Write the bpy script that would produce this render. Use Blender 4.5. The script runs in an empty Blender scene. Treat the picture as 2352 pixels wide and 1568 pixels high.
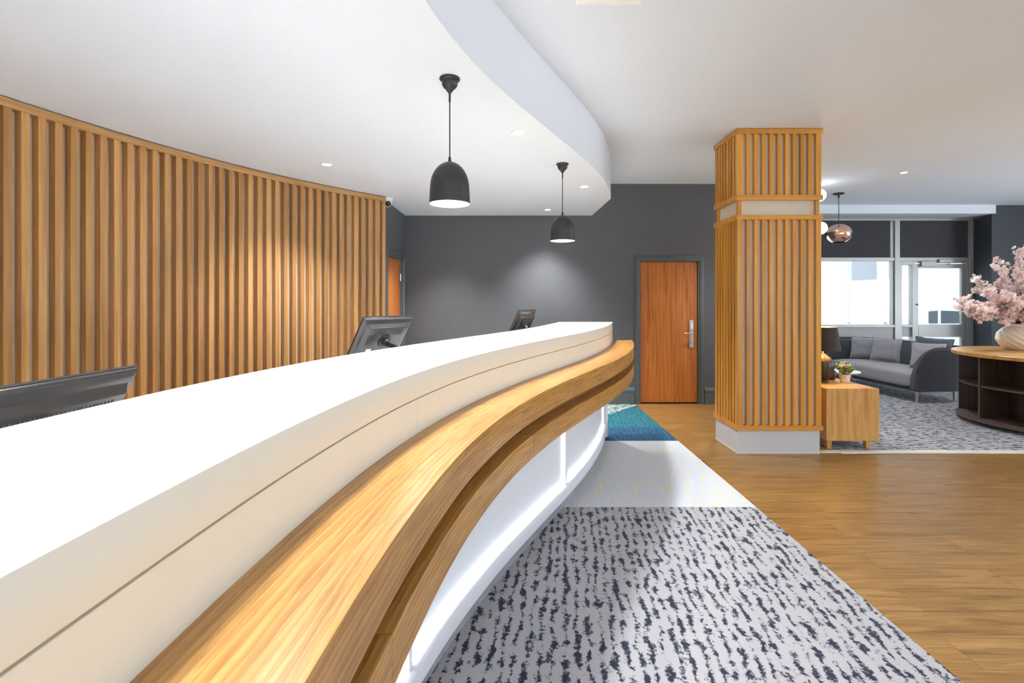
import bpy, bmesh, math, random
from mathutils import Vector, Matrix, Euler, noise as mnoise

random.seed(7)
sc = bpy.context.scene
C = sc.collection
PI = math.pi

# ------------------------------------------------------------------ camera
cam_d = bpy.data.cameras.new('camera')
cam_d.sensor_fit = 'HORIZONTAL'
cam_d.sensor_width = 36.0
cam_d.lens = 36.0 * 1130.0 / 2352.0
cam_d.shift_y = -96.0 / 2352.0
cam_d.clip_start = 0.02
cam_d.clip_end = 200
cam_d.dof.use_dof = True
cam_d.dof.focus_distance = 4.5
cam_d.dof.aperture_fstop = 9.0
cam = bpy.data.objects.new('camera', cam_d)
C.objects.link(cam)
CAMZ = 1.491
cam.location = (0, 0, CAMZ)
cam.rotation_euler = (PI / 2, 0, 0)
sc.camera = cam

# ------------------------------------------------------------------ world, fill lights, exposure
sc.view_settings.view_transform = 'Standard'
sc.view_settings.look = 'None'
sc.view_settings.exposure = 0.74
sc.view_settings.gamma = 1.0
sc.view_settings.use_curve_mapping = False
try:
    sc.cycles.max_bounces = 7
    sc.cycles.diffuse_bounces = 5
    sc.cycles.glossy_bounces = 3
    sc.cycles.adaptive_threshold = 0.02
    sc.cycles.use_light_tree = False
    sc.cycles.transparent_max_bounces = 8
    sc.cycles.sample_clamp_indirect = 40.0
    sc.cycles.caustics_reflective = False
    sc.cycles.caustics_refractive = False
    sc.cycles.blur_glossy = 0.5
except Exception:
    pass
world = bpy.data.worlds.new('world')
sc.world = world
world.use_nodes = True
wn = world.node_tree
bg = wn.nodes['Background']
bg.inputs['Color'].default_value = (0.86, 0.93, 1.0, 1)      # bright overcast sky
bg.inputs['Strength'].default_value = 1.8


def area_light(name, loc, rot, sx, sy, power, col):
    d = bpy.data.lights.new(name, 'AREA')
    d.shape = 'RECTANGLE'
    d.size = sx
    d.size_y = sy
    d.energy = power
    d.color = col
    o = bpy.data.objects.new(name, d)
    C.objects.link(o)
    o.location = loc
    o.rotation_euler = rot
    return o


# fill light added outside the assumed rear panes, tilted up at the ceiling
area_light('fill_rear', (3.2, -4.9, 1.4), (PI / 2 + 0.25, 0, 0), 9.5, 2.4, 74, (1.0, 0.98, 0.95))
# second added fill, through an assumed right-hand opening, aimed up at the ceiling
area_light('fill_right', (11.1, 3.0, 1.3), (PI / 2 + 0.7, 0, PI / 2), 6.0, 2.2, 240, (0.93, 0.965, 1.0))
SPOT_W = 122.0


# ================================================================== helpers
def lin(c):
    c = c / 255.0
    return c / 12.92 if c <= 0.04045 else ((c + 0.055) / 1.055) ** 2.4


def rgb(r, g, b):
    return (lin(r), lin(g), lin(b), 1.0)


class MB:
    """collects verts / faces (with optional uv per face corner) for one mesh"""

    def __init__(self):
        self.v = []
        self.f = []
        self.uv = {}

    def add(self, vs, fs, uvs=None):
        b = len(self.v)
        self.v += [tuple(p) for p in vs]
        for i, f in enumerate(fs):
            self.f.append(tuple(b + k for k in f))
            if uvs:
                self.uv[len(self.f) - 1] = uvs[i]
        return self

    def box(self, x0, x1, y0, y1, z0, z1):
        vs = [(x0, y0, z0), (x1, y0, z0), (x1, y1, z0), (x0, y1, z0), (x0, y0, z1), (x1, y0, z1), (x1, y1, z1), (x0, y1, z1)]
        fs = [(3, 2, 1, 0), (4, 5, 6, 7), (0, 1, 5, 4), (1, 2, 6, 5), (2, 3, 7, 6), (3, 0, 4, 7)]
        return self.add(vs, fs)

    def lathe(self, prof, seg=32, cx=0, cy=0, cap0=True, cap1=True, rmod=None):
        vs = []
        n = len(prof)
        for (r, z) in prof:
            for k in range(seg):
                a = 2 * PI * k / seg
                rr = r * (rmod(a, z) if rmod else 1.0)
                vs.append((cx + rr * math.cos(a), cy + rr * math.sin(a), z))
        fs = []
        for i in range(n - 1):
            for k in range(seg):
                k2 = (k + 1) % seg
                fs.append((i * seg + k, i * seg + k2, (i + 1) * seg + k2, (i + 1) * seg + k))
        if cap0:
            fs.append(tuple(range(seg - 1, -1, -1)))
        if cap1:
            fs.append(tuple((n - 1) * seg + k for k in range(seg)))
        return self.add(vs, fs)

    def tube(self, pts, rad, seg=10, caps=True):
        pts = [Vector(p) for p in pts]
        n = len(pts)
        rads = rad if isinstance(rad, (list, tuple)) else [rad] * n
        vs = []
        up = Vector((0, 0, 1))
        for i, p in enumerate(pts):
            t = (pts[min(i + 1, n - 1)] - pts[max(i - 1, 0)]).normalized()
            ref = up if abs(t.z) < 0.95 else Vector((1, 0, 0))
            a = t.cross(ref).normalized()
            b = t.cross(a).normalized()
            for k in range(seg):
                ang = 2 * PI * k / seg
                vs.append(p + (a * math.cos(ang) + b * math.sin(ang)) * rads[i])
        fs = []
        for i in range(n - 1):
            for k in range(seg):
                k2 = (k + 1) % seg
                fs.append((i * seg + k, i * seg + k2, (i + 1) * seg + k2, (i + 1) * seg + k))
        if caps:
            fs.append(tuple(range(seg - 1, -1, -1)))
            fs.append(tuple((n - 1) * seg + k for k in range(seg)))
        return self.add(vs, fs)

    def prism(self, poly, z0, z1):
        """vertical prism over a plan polygon"""
        n = len(poly)
        vs = [(x, y, z0) for x, y in poly] + [(x, y, z1) for x, y in poly]
        fs = [tuple(range(n - 1, -1, -1)), tuple(range(n, 2 * n))]
        fs += [(i, (i + 1) % n, n + (i + 1) % n, n + i) for i in range(n)]
        return self.add(vs, fs)

    def ribbon(self, outer, inner, z0, z1, u0=0.0):
        """solid between two plan polylines (same count); uv = (run, across)"""
        n = len(outer)
        vs = []
        for (a, b) in zip(outer, inner):
            vs += [(a[0], a[1], z0), (a[0], a[1], z1), (b[0], b[1], z1), (b[0], b[1], z0)]
        us = [u0]
        for i in range(1, n):
            us.append(us[-1] + math.hypot(outer[i][0] - outer[i - 1][0], outer[i][1] - outer[i - 1][1]))
        fs, uvs = [], []
        h = z1 - z0
        for i in range(n - 1):
            w0 = math.hypot(outer[i][0] - inner[i][0], outer[i][1] - inner[i][1])
            cs = [0, h, h + w0, 2 * h + w0, 2 * h + 2 * w0]
            for k in range(4):
                k2 = (k + 1) % 4
                fs.append((4 * i + k, 4 * (i + 1) + k, 4 * (i + 1) + k2, 4 * i + k2))
                uvs.append([(us[i], cs[k]), (us[i + 1], cs[k]), (us[i + 1], cs[k + 1]), (us[i], cs[k + 1])])
        for i, rev in ((0, False), (n - 1, True)):
            q = [4 * i, 4 * i + 1, 4 * i + 2, 4 * i + 3]
            uq = [(us[i], 0), (us[i], h), (us[i] + 0.2, h), (us[i] + 0.2, 0)]
            if rev:
                q.reverse()
                uq.reverse()
            fs.append(tuple(q))
            uvs.append(uq)
        return self.add(vs, fs, uvs)

    def mesh(self, name, smooth=None, bevel=0.0, bseg=1):
        me = bpy.data.meshes.new(name)
        me.from_pydata(self.v, [], self.f)
        if self.uv:
            layer = me.uv_layers.new(name='UVMap')
            for p in me.polygons:
                q = self.uv.get(p.index)
                if q:
                    for li, c in zip(p.loop_indices, q):
                        layer.data[li].uv = c
        bm = bmesh.new()
        bm.from_mesh(me)
        bmesh.ops.recalc_face_normals(bm, faces=bm.faces)
        if bevel > 0:
            es = [e for e in bm.edges if len(e.link_faces) == 2 and e.calc_face_angle(0) > 0.6]
            bmesh.ops.bevel(bm, geom=es, offset=bevel, segments=bseg, profile=0.6, affect='EDGES', clamp_overlap=True)
        bm.to_mesh(me)
        bm.free()
        if smooth is not None:
            me.shade_smooth()
            me.set_sharp_from_angle(angle=smooth)
        me.update()
        return me


def link(name, me, mat=None, parent=None, loc=None, rot=None):
    o = bpy.data.objects.new(name, me)
    C.objects.link(o)
    if mat is not None and me is not None and len(me.materials) == 0:
        me.materials.append(mat)
    if parent is not None:
        o.parent = parent
    if loc is not None:
        o.location = loc
    if rot is not None:
        o.rotation_euler = rot
    return o


def part(name, mb, mat, parent, smooth=None, bevel=0.0, bseg=1, loc=None, rot=None):
    return link(name, mb.mesh(name, smooth, bevel, bseg), mat, parent, loc, rot)


def tag(o, label=None, cat=None, group=None, kind=None):
    if label:
        o['label'] = label
    if cat:
        o['category'] = cat
    if group:
        o['group'] = group
    if kind:
        o['kind'] = kind
    return o


def thing(name, loc=(0, 0, 0), rz=0.0, label=None, cat=None, group=None, kind=None):
    o = bpy.data.objects.new(name, None)
    C.objects.link(o)
    o.empty_display_size = 0.1
    o.location = loc
    o.rotation_euler = (0, 0, rz)
    return tag(o, label, cat, group, kind)


def copy_tree(o, parent=None):
    c = o.copy()
    C.objects.link(c)
    c.parent = parent
    for ch in list(o.children):
        copy_tree(ch, c)
    return c


def catmull(pts, per=12):
    out = []
    n = len(pts)
    for i in range(n - 1):
        p0 = pts[max(i - 1, 0)]
        p1, p2 = pts[i], pts[i + 1]
        p3 = pts[min(i + 2, n - 1)]
        for k in range(per):
            t = k / per
            t2, t3 = t * t, t * t * t
            out.append(tuple(0.5 * (2 * p1[j] + (p2[j] - p0[j]) * t + (2 * p0[j] - 5 * p1[j] + 4 * p2[j] - p3[j]) * t2
                                    + (3 * p1[j] - p0[j] - 3 * p2[j] + p3[j]) * t3) for j in range(len(p1))))
    out.append(tuple(pts[-1]))
    return out


def resample(poly, n):
    d = [0]
    for i in range(1, len(poly)):
        d.append(d[-1] + math.hypot(poly[i][0] - poly[i - 1][0], poly[i][1] - poly[i - 1][1]))
    out = []
    j = 0
    for k in range(n):
        s = d[-1] * k / (n - 1)
        while j < len(d) - 2 and d[j + 1] < s:
            j += 1
        t = (s - d[j]) / max(d[j + 1] - d[j], 1e-9)
        out.append((poly[j][0] + (poly[j + 1][0] - poly[j][0]) * t, poly[j][1] + (poly[j + 1][1] - poly[j][1]) * t))
    return out


def offset(poly, d):
    """offset to the right of the run direction (towards the guests' side)"""
    out = []
    n = len(poly)
    for i in range(n):
        a, b = poly[max(i - 1, 0)], poly[min(i + 1, n - 1)]
        tx, ty = b[0] - a[0], b[1] - a[1]
        L = math.hypot(tx, ty)
        out.append((poly[i][0] + ty / L * d, poly[i][1] - tx / L * d))
    return out


# ================================================================== materials
class NT:
    def __init__(self, name):
        self.m = bpy.data.materials.new(name)
        self.m.use_nodes = True
        self.t = self.m.node_tree
        self.b = self.t.nodes['Principled BSDF']

    def n(self, typ, **kw):
        nd = self.t.nodes.new(typ)
        for k, v in kw.items():
            setattr(nd, k, v)
        return nd

    def lk(self, a, b):
        self.t.links.new(a, b)

    def setin(self, sock, v):
        if hasattr(v, 'is_output'):
            self.lk(v, sock)
        else:
            sock.default_value = v

    def math(self, op, a, b=None, c=None, clamp=False):
        nd = self.n('ShaderNodeMath', operation=op)
        nd.use_clamp = clamp
        self.setin(nd.inputs[0], a)
        if b is not None:
            self.setin(nd.inputs[1], b)
        if c is not None:
            self.setin(nd.inputs[2], c)
        return nd.outputs[0]

    def mix(self, fac, a, b, blend='MIX'):
        nd = self.n('ShaderNodeMix', data_type='RGBA', blend_type=blend)
        self.setin(nd.inputs[0], fac)
        self.setin(nd.inputs[6], a)
        self.setin(nd.inputs[7], b)
        return nd.outputs[2]

    def coord(self, kind='Object'):
        return self.n('ShaderNodeTexCoord').outputs[kind]

    def mapping(self, vec, scale=(1, 1, 1), loc=(0, 0, 0), rot=(0, 0, 0)):
        nd = self.n('ShaderNodeMapping')
        self.lk(vec, nd.inputs[0])
        nd.inputs[1].default_value = loc
        nd.inputs[2].default_value = rot
        nd.inputs[3].default_value = scale
        return nd.outputs[0]

    def noise(self, vec, scale=5, detail=3, rough=0.5, dist=0.0):
        nd = self.n('ShaderNodeTexNoise')
        self.lk(vec, nd.inputs['Vector'])
        nd.inputs['Scale'].default_value = scale
        nd.inputs['Detail'].default_value = detail
        nd.inputs['Roughness'].default_value = rough
        nd.inputs['Distortion'].default_value = dist
        return nd.outputs['Fac']

    def ramp(self, fac, stops):
        nd = self.n('ShaderNodeValToRGB')
        cr = nd.color_ramp
        while len(cr.elements) < len(stops):
            cr.elements.new(0.5)
        for e, (p, c) in zip(cr.elements, stops):
            e.position = p
            e.color = c
        self.lk(fac, nd.inputs[0])
        return nd.outputs[0]

    def bump(self, h, strength=0.2, dist=0.01):
        nd = self.n('ShaderNodeBump')
        nd.inputs['Strength'].default_value = strength
        nd.inputs['Distance'].default_value = dist
        self.lk(h, nd.inputs['Height'])
        self.lk(nd.outputs[0], self.b.inputs['Normal'])

    def out(self, color=None, rough=0.5, metal=0.0, spec=None, sheen=None):
        if color is not None:
            self.setin(self.b.inputs['Base Color'], color)
        self.setin(self.b.inputs['Roughness'], rough)
        self.b.inputs['Metallic'].default_value = metal
        if spec is not None:
            self.b.inputs['Specular IOR Level'].default_value = spec
        if sheen is not None:
            self.b.inputs['Sheen Weight'].default_value = sheen
        return self.m


def plain(name, col, rough=0.5, metal=0.0, spec=None, grain=0.0, gscale=200.0, var=0.06, vscale=3.0, sheen=None):
    """painted / moulded surface: one colour, faint cloudy variation, fine relief"""
    t = NT(name)
    co = t.coord()
    nz = t.noise(co, vscale, 3)
    d = tuple(max(0, c * (1 - var)) for c in col[:3]) + (1,)
    l = tuple(min(1, c * (1 + var)) for c in col[:3]) + (1,)
    t.out(t.ramp(nz, [(0.3, d), (0.7, l)]), rough, metal, spec, sheen)
    if grain > 0:
        t.bump(t.noise(co, gscale, 2), grain, 0.002)
    return t.m


def emit(name, col, strength):
    m = bpy.data.materials.new(name)
    m.use_nodes = True
    t = m.node_tree
    t.nodes.remove(t.nodes['Principled BSDF'])
    e = t.nodes.new('ShaderNodeEmission')
    e.inputs[0].default_value = col
    e.inputs[1].default_value = strength
    t.links.new(e.outputs[0], t.nodes['Material Output'].inputs[0])
    return m


def wood(name, dark, mid, light, axis='Z', rough=0.4, coord='Object', stretch=14.0, scale=6.0, rnd=0.35, pores=0.35, rings=0.0, spec=0.4, bumps=0.08):
    """oak-like grain running along one axis; every object gets its own offset and tone"""
    t = NT(name)
    co = t.coord(coord)
    oi = t.n('ShaderNodeObjectInfo')
    off = t.math('MULTIPLY', oi.outputs['Random'], 37.0)
    cmb = t.n('ShaderNodeCombineXYZ')
    for i in range(3):
        t.lk(off, cmb.inputs[i])
    add = t.n('ShaderNodeVectorMath', operation='ADD')
    t.lk(co, add.inputs[0])
    t.lk(cmb.outputs[0], add.inputs[1])
    s = {'X': (1 / stretch, 1, 1), 'Y': (1, 1 / stretch, 1), 'Z': (1, 1, 1 / stretch)}[axis]
    v = t.mapping(add.outputs[0], scale=tuple(k * scale for k in s))
    base = t.noise(v, 2.2, 5, 0.6, 0.8)
    if rings > 0:
        w = t.n('ShaderNodeTexWave', wave_type='RINGS', rings_direction=axis, wave_profile='SAW')
        t.lk(v, w.inputs['Vector'])
        w.inputs['Scale'].default_value = 1.6
        w.inputs['Distortion'].default_value = 5.0
        w.inputs['Detail'].default_value = 3.0
        w.inputs['Detail Scale'].default_value = 1.2
        base = t.math('ADD', t.math('MULTIPLY', base, 1 - rings), t.math('MULTIPLY', w.outputs['Fac'], rings))
    col = t.ramp(base, [(0.28, dark), (0.5, mid), (0.72, light)])
    ps = {'X': (1 / 40, 1, 1), 'Y': (1, 1 / 40, 1), 'Z': (1, 1, 1 / 40)}[axis]
    pv = t.mapping(add.outputs[0], scale=tuple(k * 220 for k in ps))
    po = t.noise(pv, 1.0, 2, 0.5)
    pm = t.math('MULTIPLY', t.math('LESS_THAN', po, 0.40), pores)
    col = t.mix(pm, col, dark)
    tone = t.math('ADD', 1.0 - rnd / 2, t.math('MULTIPLY', oi.outputs['Random'], rnd))
    tc = t.n('ShaderNodeCombineXYZ')
    t.lk(tone, tc.inputs[0])
    t.lk(t.math('POWER', tone, 1.15), tc.inputs[1])
    t.lk(t.math('POWER', tone, 1.4), tc.inputs[2])
    col = t.mix(1.0, col, tc.outputs[0], 'MULTIPLY')
    t.out(col, rough, spec=spec)
    if bumps > 0:
        t.bump(po, bumps, 0.002)
    return t.m


def carpet(name, base, fleck, swap=False, pitch=0.053, dens=0.0, soft=7.0, base2=None, amount=1.0):
    """tufted carpet: broken, ragged columns of darker tufts"""
    t = NT(name)
    co = t.coord()
    sx = t.n('ShaderNodeSeparateXYZ')
    t.lk(co, sx.inputs[0])
    X, Y = (sx.outputs[1], sx.outputs[0]) if swap else (sx.outputs[0], sx.outputs[1])

    def vec(kx, ky):
        c = t.n('ShaderNodeCombineXYZ')
        t.lk(t.math('MULTIPLY', X, kx), c.inputs[0])
        t.lk(t.math('MULTIPLY', Y, ky), c.inputs[1])
        return c.outputs[0]

    wob = t.noise(vec(7, 5), 1.0, 2)
    u = t.math('ADD', t.math('MULTIPLY', X, 1 / pitch), t.math('MULTIPLY', t.math('SUBTRACT', wob, 0.5), 1.6))
    u = t.math('ADD', u, t.math('MULTIPLY', Y, -0.12 / pitch))
    tri = t.math('MULTIPLY', t.math('ABSOLUTE', t.math('SUBTRACT', t.math('FRACT', u), 0.5)), 2.0)
    n2 = t.noise(vec(16, 13), 1.0, 2, 0.6)
    wd = t.math('MULTIPLY', t.math('SUBTRACT', n2, 0.44 - dens), 3.4)
    rag = t.noise(vec(110, 420), 1.0, 2, 0.6)
    rag2 = t.noise(vec(60, 60), 1.0, 2, 0.6)
    e = t.math('ADD', tri, t.math('ADD', t.math('MULTIPLY', t.math('SUBTRACT', rag, 0.5), 2.0),
                                  t.math('MULTIPLY', t.math('SUBTRACT', rag2, 0.5), 2.0)))
    mask = t.math('MULTIPLY', t.math('SUBTRACT', wd, e), soft, clamp=True)
    mask = t.math('MULTIPLY', mask, amount)
    fz = t.noise(vec(420, 420), 1.0, 2)
    b2 = base2 or tuple(c * 0.82 for c in base[:3]) + (1,)
    bc = t.ramp(fz, [(0.3, b2), (0.7, base)])
    t.out(t.mix(mask, bc, fleck), 0.95, spec=0.1, sheen=0.15)
    t.bump(fz, 0.5, 0.004)
    return t.m


M = {}
M['ceiling'] = plain('ceiling paint', rgb(224, 231, 241), 0.75, var=0.015, vscale=0.7, spec=0.2)
M['wall_dark'] = plain('dark slate wall paint', rgb(90, 92, 96), 0.5, var=0.03, grain=0.06, gscale=260, spec=0.35)
M['wall_navy'] = plain('blue black wall paint', rgb(70, 74, 82), 0.55, var=0.03, grain=0.06, gscale=260, spec=0.3)
M['trim_dark'] = plain('slate gloss trim paint', rgb(88, 95, 99), 0.32, var=0.03, spec=0.5)
M['wall_cream'] = plain('cream wall paint', rgb(222, 216, 202), 0.7, var=0.02)
M['slat_back'] = plain('pale backing paint', rgb(214, 206, 190), 0.7, var=0.02)
M['plinth_grey'] = plain('pale grey plinth paint', rgb(196, 200, 206), 0.5, var=0.02, grain=0.05, gscale=300)
M['white_solid'] = plain('white solid surface', rgb(229, 230, 222), 0.32, var=0.012, vscale=1.2, spec=0.4)
M['white_panel'] = plain('white satin panel', rgb(222, 226, 234), 0.4, var=0.012, vscale=1.2)
M['kick'] = plain('brushed toe kick', rgb(168, 174, 184), 0.3, metal=0.35, var=0.12, vscale=6)
M['seam'] = plain('shadow gap filler', rgb(172, 150, 108), 0.8)
M['slat'] = wood('oiled oak slat', rgb(158, 110, 58), rgb(186, 136, 78), rgb(204, 158, 100), 'Z', 0.45, rnd=0.34, scale=9, stretch=34)
M['rail'] = wood('oak rail', rgb(152, 112, 64), rgb(182, 138, 86), rgb(204, 162, 108), 'X', 0.45, coord='UV', rnd=0.1, scale=9)
M['col_oak'] = wood('lacquered oak', rgb(184, 122, 42), rgb(212, 150, 58), rgb(226, 170, 78), 'Z', 0.30, rnd=0.26, scale=10, stretch=30, spec=0.55)
M['col_rail'] = wood('lacquered oak rail', rgb(184, 122, 42), rgb(208, 146, 58), rgb(222, 166, 76), 'X', 0.30, rnd=0.12, scale=10, spec=0.55)
M['shelf'] = wood('honey oak counter', rgb(148, 100, 46), rgb(184, 136, 70), rgb(204, 160, 94), 'X', 0.33, coord='UV', rnd=0.1, scale=17, stretch=11, rings=0.25, pores=0.55, spec=0.5)
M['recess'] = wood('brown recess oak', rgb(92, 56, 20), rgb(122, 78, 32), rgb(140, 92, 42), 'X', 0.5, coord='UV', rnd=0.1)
M['door_wood'] = wood('cherry door veneer', rgb(152, 84, 34), rgb(186, 110, 50), rgb(202, 128, 62), 'Z', 0.35, rnd=0.1, scale=5, stretch=10, rings=0.2, pores=0.2)
M['side_oak'] = wood('light oak veneer', rgb(176, 126, 66), rgb(204, 156, 92), rgb(218, 176, 112), 'Z', 0.4, rnd=0.1, scale=10)
M['table_top'] = wood('oak table top', rgb(182, 132, 70), rgb(212, 164, 96), rgb(228, 186, 122), 'X', 0.3, rnd=0.05, scale=5)
M['wenge'] = wood('dark wenge veneer', rgb(40, 26, 22), rgb(58, 40, 33), rgb(76, 54, 45), 'Z', 0.35, rnd=0.1, scale=9)
M['wenge_edge'] = plain('brown edging', rgb(104, 88, 82), 0.3)
M['plank'] = wood('oak effect floor plank', rgb(112, 80, 42), rgb(152, 114, 62), rgb(172, 134, 80), 'X', 0.34, rnd=0.16, scale=15, stretch=13, rings=0.10, pores=0.5, spec=0.45, bumps=0.05)
M['carpet_navy'] = carpet('navy fleck carpet', rgb(184, 185, 191), rgb(34, 40, 60), base2=rgb(158, 159, 166), dens=0.02)
M['carpet_pale'] = carpet('yellow fleck carpet', rgb(214, 220, 234), rgb(226, 226, 120), dens=-0.045, base2=rgb(192, 200, 216), amount=0.75)
M['carpet_blue'] = carpet('deep blue carpet', rgb(34, 98, 134), rgb(26, 62, 98), base2=rgb(24, 76, 112), dens=0.03)
M['carpet_teal'] = carpet('teal carpet', rgb(34, 122, 130), rgb(24, 74, 106), base2=rgb(26, 98, 112), dens=0.03)
M['carpet_tealw'] = carpet('white fleck teal carpet', rgb(36, 120, 118), rgb(230, 230, 218), base2=rgb(26, 96, 98), swap=True, dens=0.05)
M['carpet_lounge'] = carpet('lounge fleck carpet', rgb(192, 194, 202), rgb(52, 56, 68), swap=True, pitch=0.06, dens=0.03, base2=rgb(158, 160, 168))
M['bounce_floor'] = plain('pale bounce floor', rgb(206, 206, 204), 0.5, var=0.04)
M['pale_strip'] = plain('pale threshold strip', rgb(226, 224, 214), 0.4)
M['black_metal'] = plain('matt black metal', rgb(44, 44, 46), 0.42, var=0.1, spec=0.5)
M['shade_in'] = plain('silver leaf lining', rgb(232, 228, 216), 0.3, metal=0.6, var=0.25, vscale=40)
M['lamp_white'] = emit('lit lamp', (1.0, 0.97, 0.92, 1), 30.0)
M['down_white'] = emit('lit downlight', (1.0, 0.98, 0.95, 1), 18.0)
M['led'] = emit('cool LED strip', (0.88, 0.94, 1.0, 1), 4.4)
M['opal'] = emit('lit opal globe', (1.0, 0.99, 0.97, 1), 5.0)
M['warm_bulb'] = emit('warm bulb', (1.0, 0.72, 0.30, 1), 25.0)
M['bezel'] = plain('white bezel', rgb(240, 240, 238), 0.4)
M['steel'] = plain('brushed steel', rgb(190, 190, 188), 0.28, metal=0.9, var=0.1, vscale=20)
M['chrome'] = plain('polished chrome', rgb(220, 220, 222), 0.12, metal=1.0, var=0.02)
M['alu'] = plain('grey aluminium frame', rgb(172, 174, 172), 0.38, metal=0.25, var=0.03)
M['blind'] = plain('charcoal blind fabric', rgb(62, 62, 68), 0.85, var=0.05, grain=0.3, gscale=500)
M['spandrel'] = plain('grey spandrel panel', rgb(182, 184, 186), 0.5, var=0.03)
M['mon_back'] = plain('gunmetal monitor shell', rgb(82, 80, 79), 0.27, metal=0.6, var=0.05, spec=0.6)
M['mon_black'] = plain('black monitor plastic', rgb(34, 34, 36), 0.35, var=0.1)
M['mon_vent'] = plain('ribbed vent plastic', rgb(74, 72, 70), 0.5, var=0.1)
M['screen'] = plain('dark screen glass', rgb(14, 15, 18), 0.1)
M['sticker'] = plain('cream paper sticker', rgb(224, 218, 200), 0.6)
M['sofa_out'] = plain('charcoal wool', rgb(48, 49, 56), 0.9, var=0.12, vscale=60, grain=0.4, gscale=600, sheen=0.3)
M['sofa_in'] = plain('grey wool', rgb(160, 160, 166), 0.9, var=0.1, vscale=60, grain=0.4, gscale=600, sheen=0.3)
M['sofa_lining'] = plain('charcoal blue wool', rgb(76, 78, 86), 0.9, var=0.1, vscale=60, grain=0.4, gscale=600, sheen=0.3)
M['cushion_l'] = plain('light grey linen', rgb(160, 161, 168), 0.9, var=0.1, vscale=50, grain=0.5, gscale=500, sheen=0.3)
M['cushion_d'] = plain('slate blue linen', rgb(86, 92, 106), 0.9, var=0.1, vscale=50, grain=0.5, gscale=500, sheen=0.3)
M['piping'] = plain('slate piping', rgb(82, 86, 96), 0.8)
M['pale_leg'] = plain('limed oak leg', rgb(196, 190, 180), 0.5)
M['shade_dark'] = plain('brown black lampshade fabric', rgb(58, 54, 52), 0.85, var=0.06, vscale=80, grain=0.3, gscale=500)
M['shade_gold'] = plain('gold lampshade lining', rgb(236, 196, 104), 0.4, metal=0.3)
M['ceramic_dark'] = plain('dark ribbed ceramic', rgb(52, 46, 42), 0.42, var=0.12, vscale=12)
M['pot'] = plain('cream plant pot', rgb(222, 214, 194), 0.5, var=0.06, vscale=14)
M['leaf'] = plain('lime green leaf', rgb(158, 176, 46), 0.5, var=0.45, vscale=30)
M['leaf_pale'] = plain('silver green leaf', rgb(146, 152, 136), 0.5, var=0.3, vscale=30)
M['leaf_dark'] = plain('dark green leaf', rgb(92, 100, 42), 0.5, var=0.3, vscale=20)
M['soil'] = plain('dark soil', rgb(40, 30, 22), 0.9)


def petal_mat(name, a, b):
    """thin silky petal that lets light through"""
    t = NT(name)
    col = t.ramp(t.noise(t.coord(), 22, 3), [(0.35, a), (0.65, b)])
    df = t.n('ShaderNodeBsdfDiffuse')
    tl = t.n('ShaderNodeBsdfTranslucent')
    ms = t.n('ShaderNodeMixShader')
    ms.inputs[0].default_value = 0.42
    t.lk(col, df.inputs[0])
    t.lk(col, tl.inputs[0])
    t.lk(df.outputs[0], ms.inputs[1])
    t.lk(tl.outputs[0], ms.inputs[2])
    t.lk(ms.outputs[0], t.t.nodes['Material Output'].inputs[0])
    return t.m


M['petal'] = petal_mat('pink blossom petal', rgb(250, 226, 226), rgb(254, 238, 235))
M['petal2'] = petal_mat('pale blossom petal', rgb(253, 242, 240), rgb(255, 250, 248))
M['twig'] = plain('brown twig', rgb(82, 62, 50), 0.7)
M['vase'] = plain('ivory glazed ceramic', rgb(236, 228, 214), 0.16, var=0.03, spec=0.6)
M['cctv_white'] = plain('white camera housing', rgb(232, 230, 224), 0.4)
M['black_gloss'] = plain('gloss black lens', rgb(18, 18, 20), 0.12)
M['pave'] = plain('pale paving', rgb(206, 206, 202), 0.8, var=0.06)
M['render_white'] = plain('white render', rgb(240, 242, 244), 0.8, var=0.02)
M['render_blue'] = plain('pale blue grey render', rgb(206, 214, 226), 0.8, var=0.02)
M['car_dark'] = plain('dark blue car paint', rgb(62, 74, 88), 0.25, metal=0.2)
M['car_silver'] = plain('silver car paint', rgb(226, 230, 234), 0.25, metal=0.15)
M['car_glass'] = plain('tinted car glass', rgb(56, 74, 88), 0.15)
M['tyre'] = plain('black rubber', rgb(26, 26, 28), 0.8)

# copper mirrored glass
t = NT('copper mirrored glass')
lw = t.n('ShaderNodeLayerWeight')
lw.inputs[0].default_value = 0.35
t.out(t.mix(lw.outputs['Facing'], rgb(246, 196, 168), rgb(253, 236, 228)), 0.06, metal=1.0)
M['copper'] = t.m
# window glass
gm = bpy.data.materials.new('clear window glass')
gm.use_nodes = True
gt = gm.node_tree
gt.nodes.remove(gt.nodes['Principled BSDF'])
tr = gt.nodes.new('ShaderNodeBsdfTransparent')
tr.inputs[0].default_value = (0.95, 0.97, 0.98, 1)
gl = gt.nodes.new('ShaderNodeBsdfGlossy')
gl.inputs['Roughness'].default_value = 0.02
mx = gt.nodes.new('ShaderNodeMixShader')
mx.inputs[0].default_value = 0.07
gt.links.new(tr.outputs[0], mx.inputs[1])
gt.links.new(gl.outputs[0], mx.inputs[2])
gt.links.new(mx.outputs[0], gt.nodes['Material Output'].inputs[0])
M['glass'] = gm
# frosted film
t = NT('frosted glass film')
t.out(rgb(206, 210, 212), 0.5)
t.b.inputs['Transmission Weight'].default_value = 0.6
M['frost'] = t.m

# ================================================================== the setting
ZC, ZS = 3.15, 2.695           # main ceiling, lowered ceiling
YB = 7.05                      # back wall
YW = 9.15                      # lounge window wall
XL, XR, YR = -4.2, 10.4, -4.4


def struct(name, mb, mat, smooth=None, bevel=0.0):
    o = link(name, mb.mesh(name, smooth, bevel), mat)
    o['kind'] = 'structure'
    return o


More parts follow.
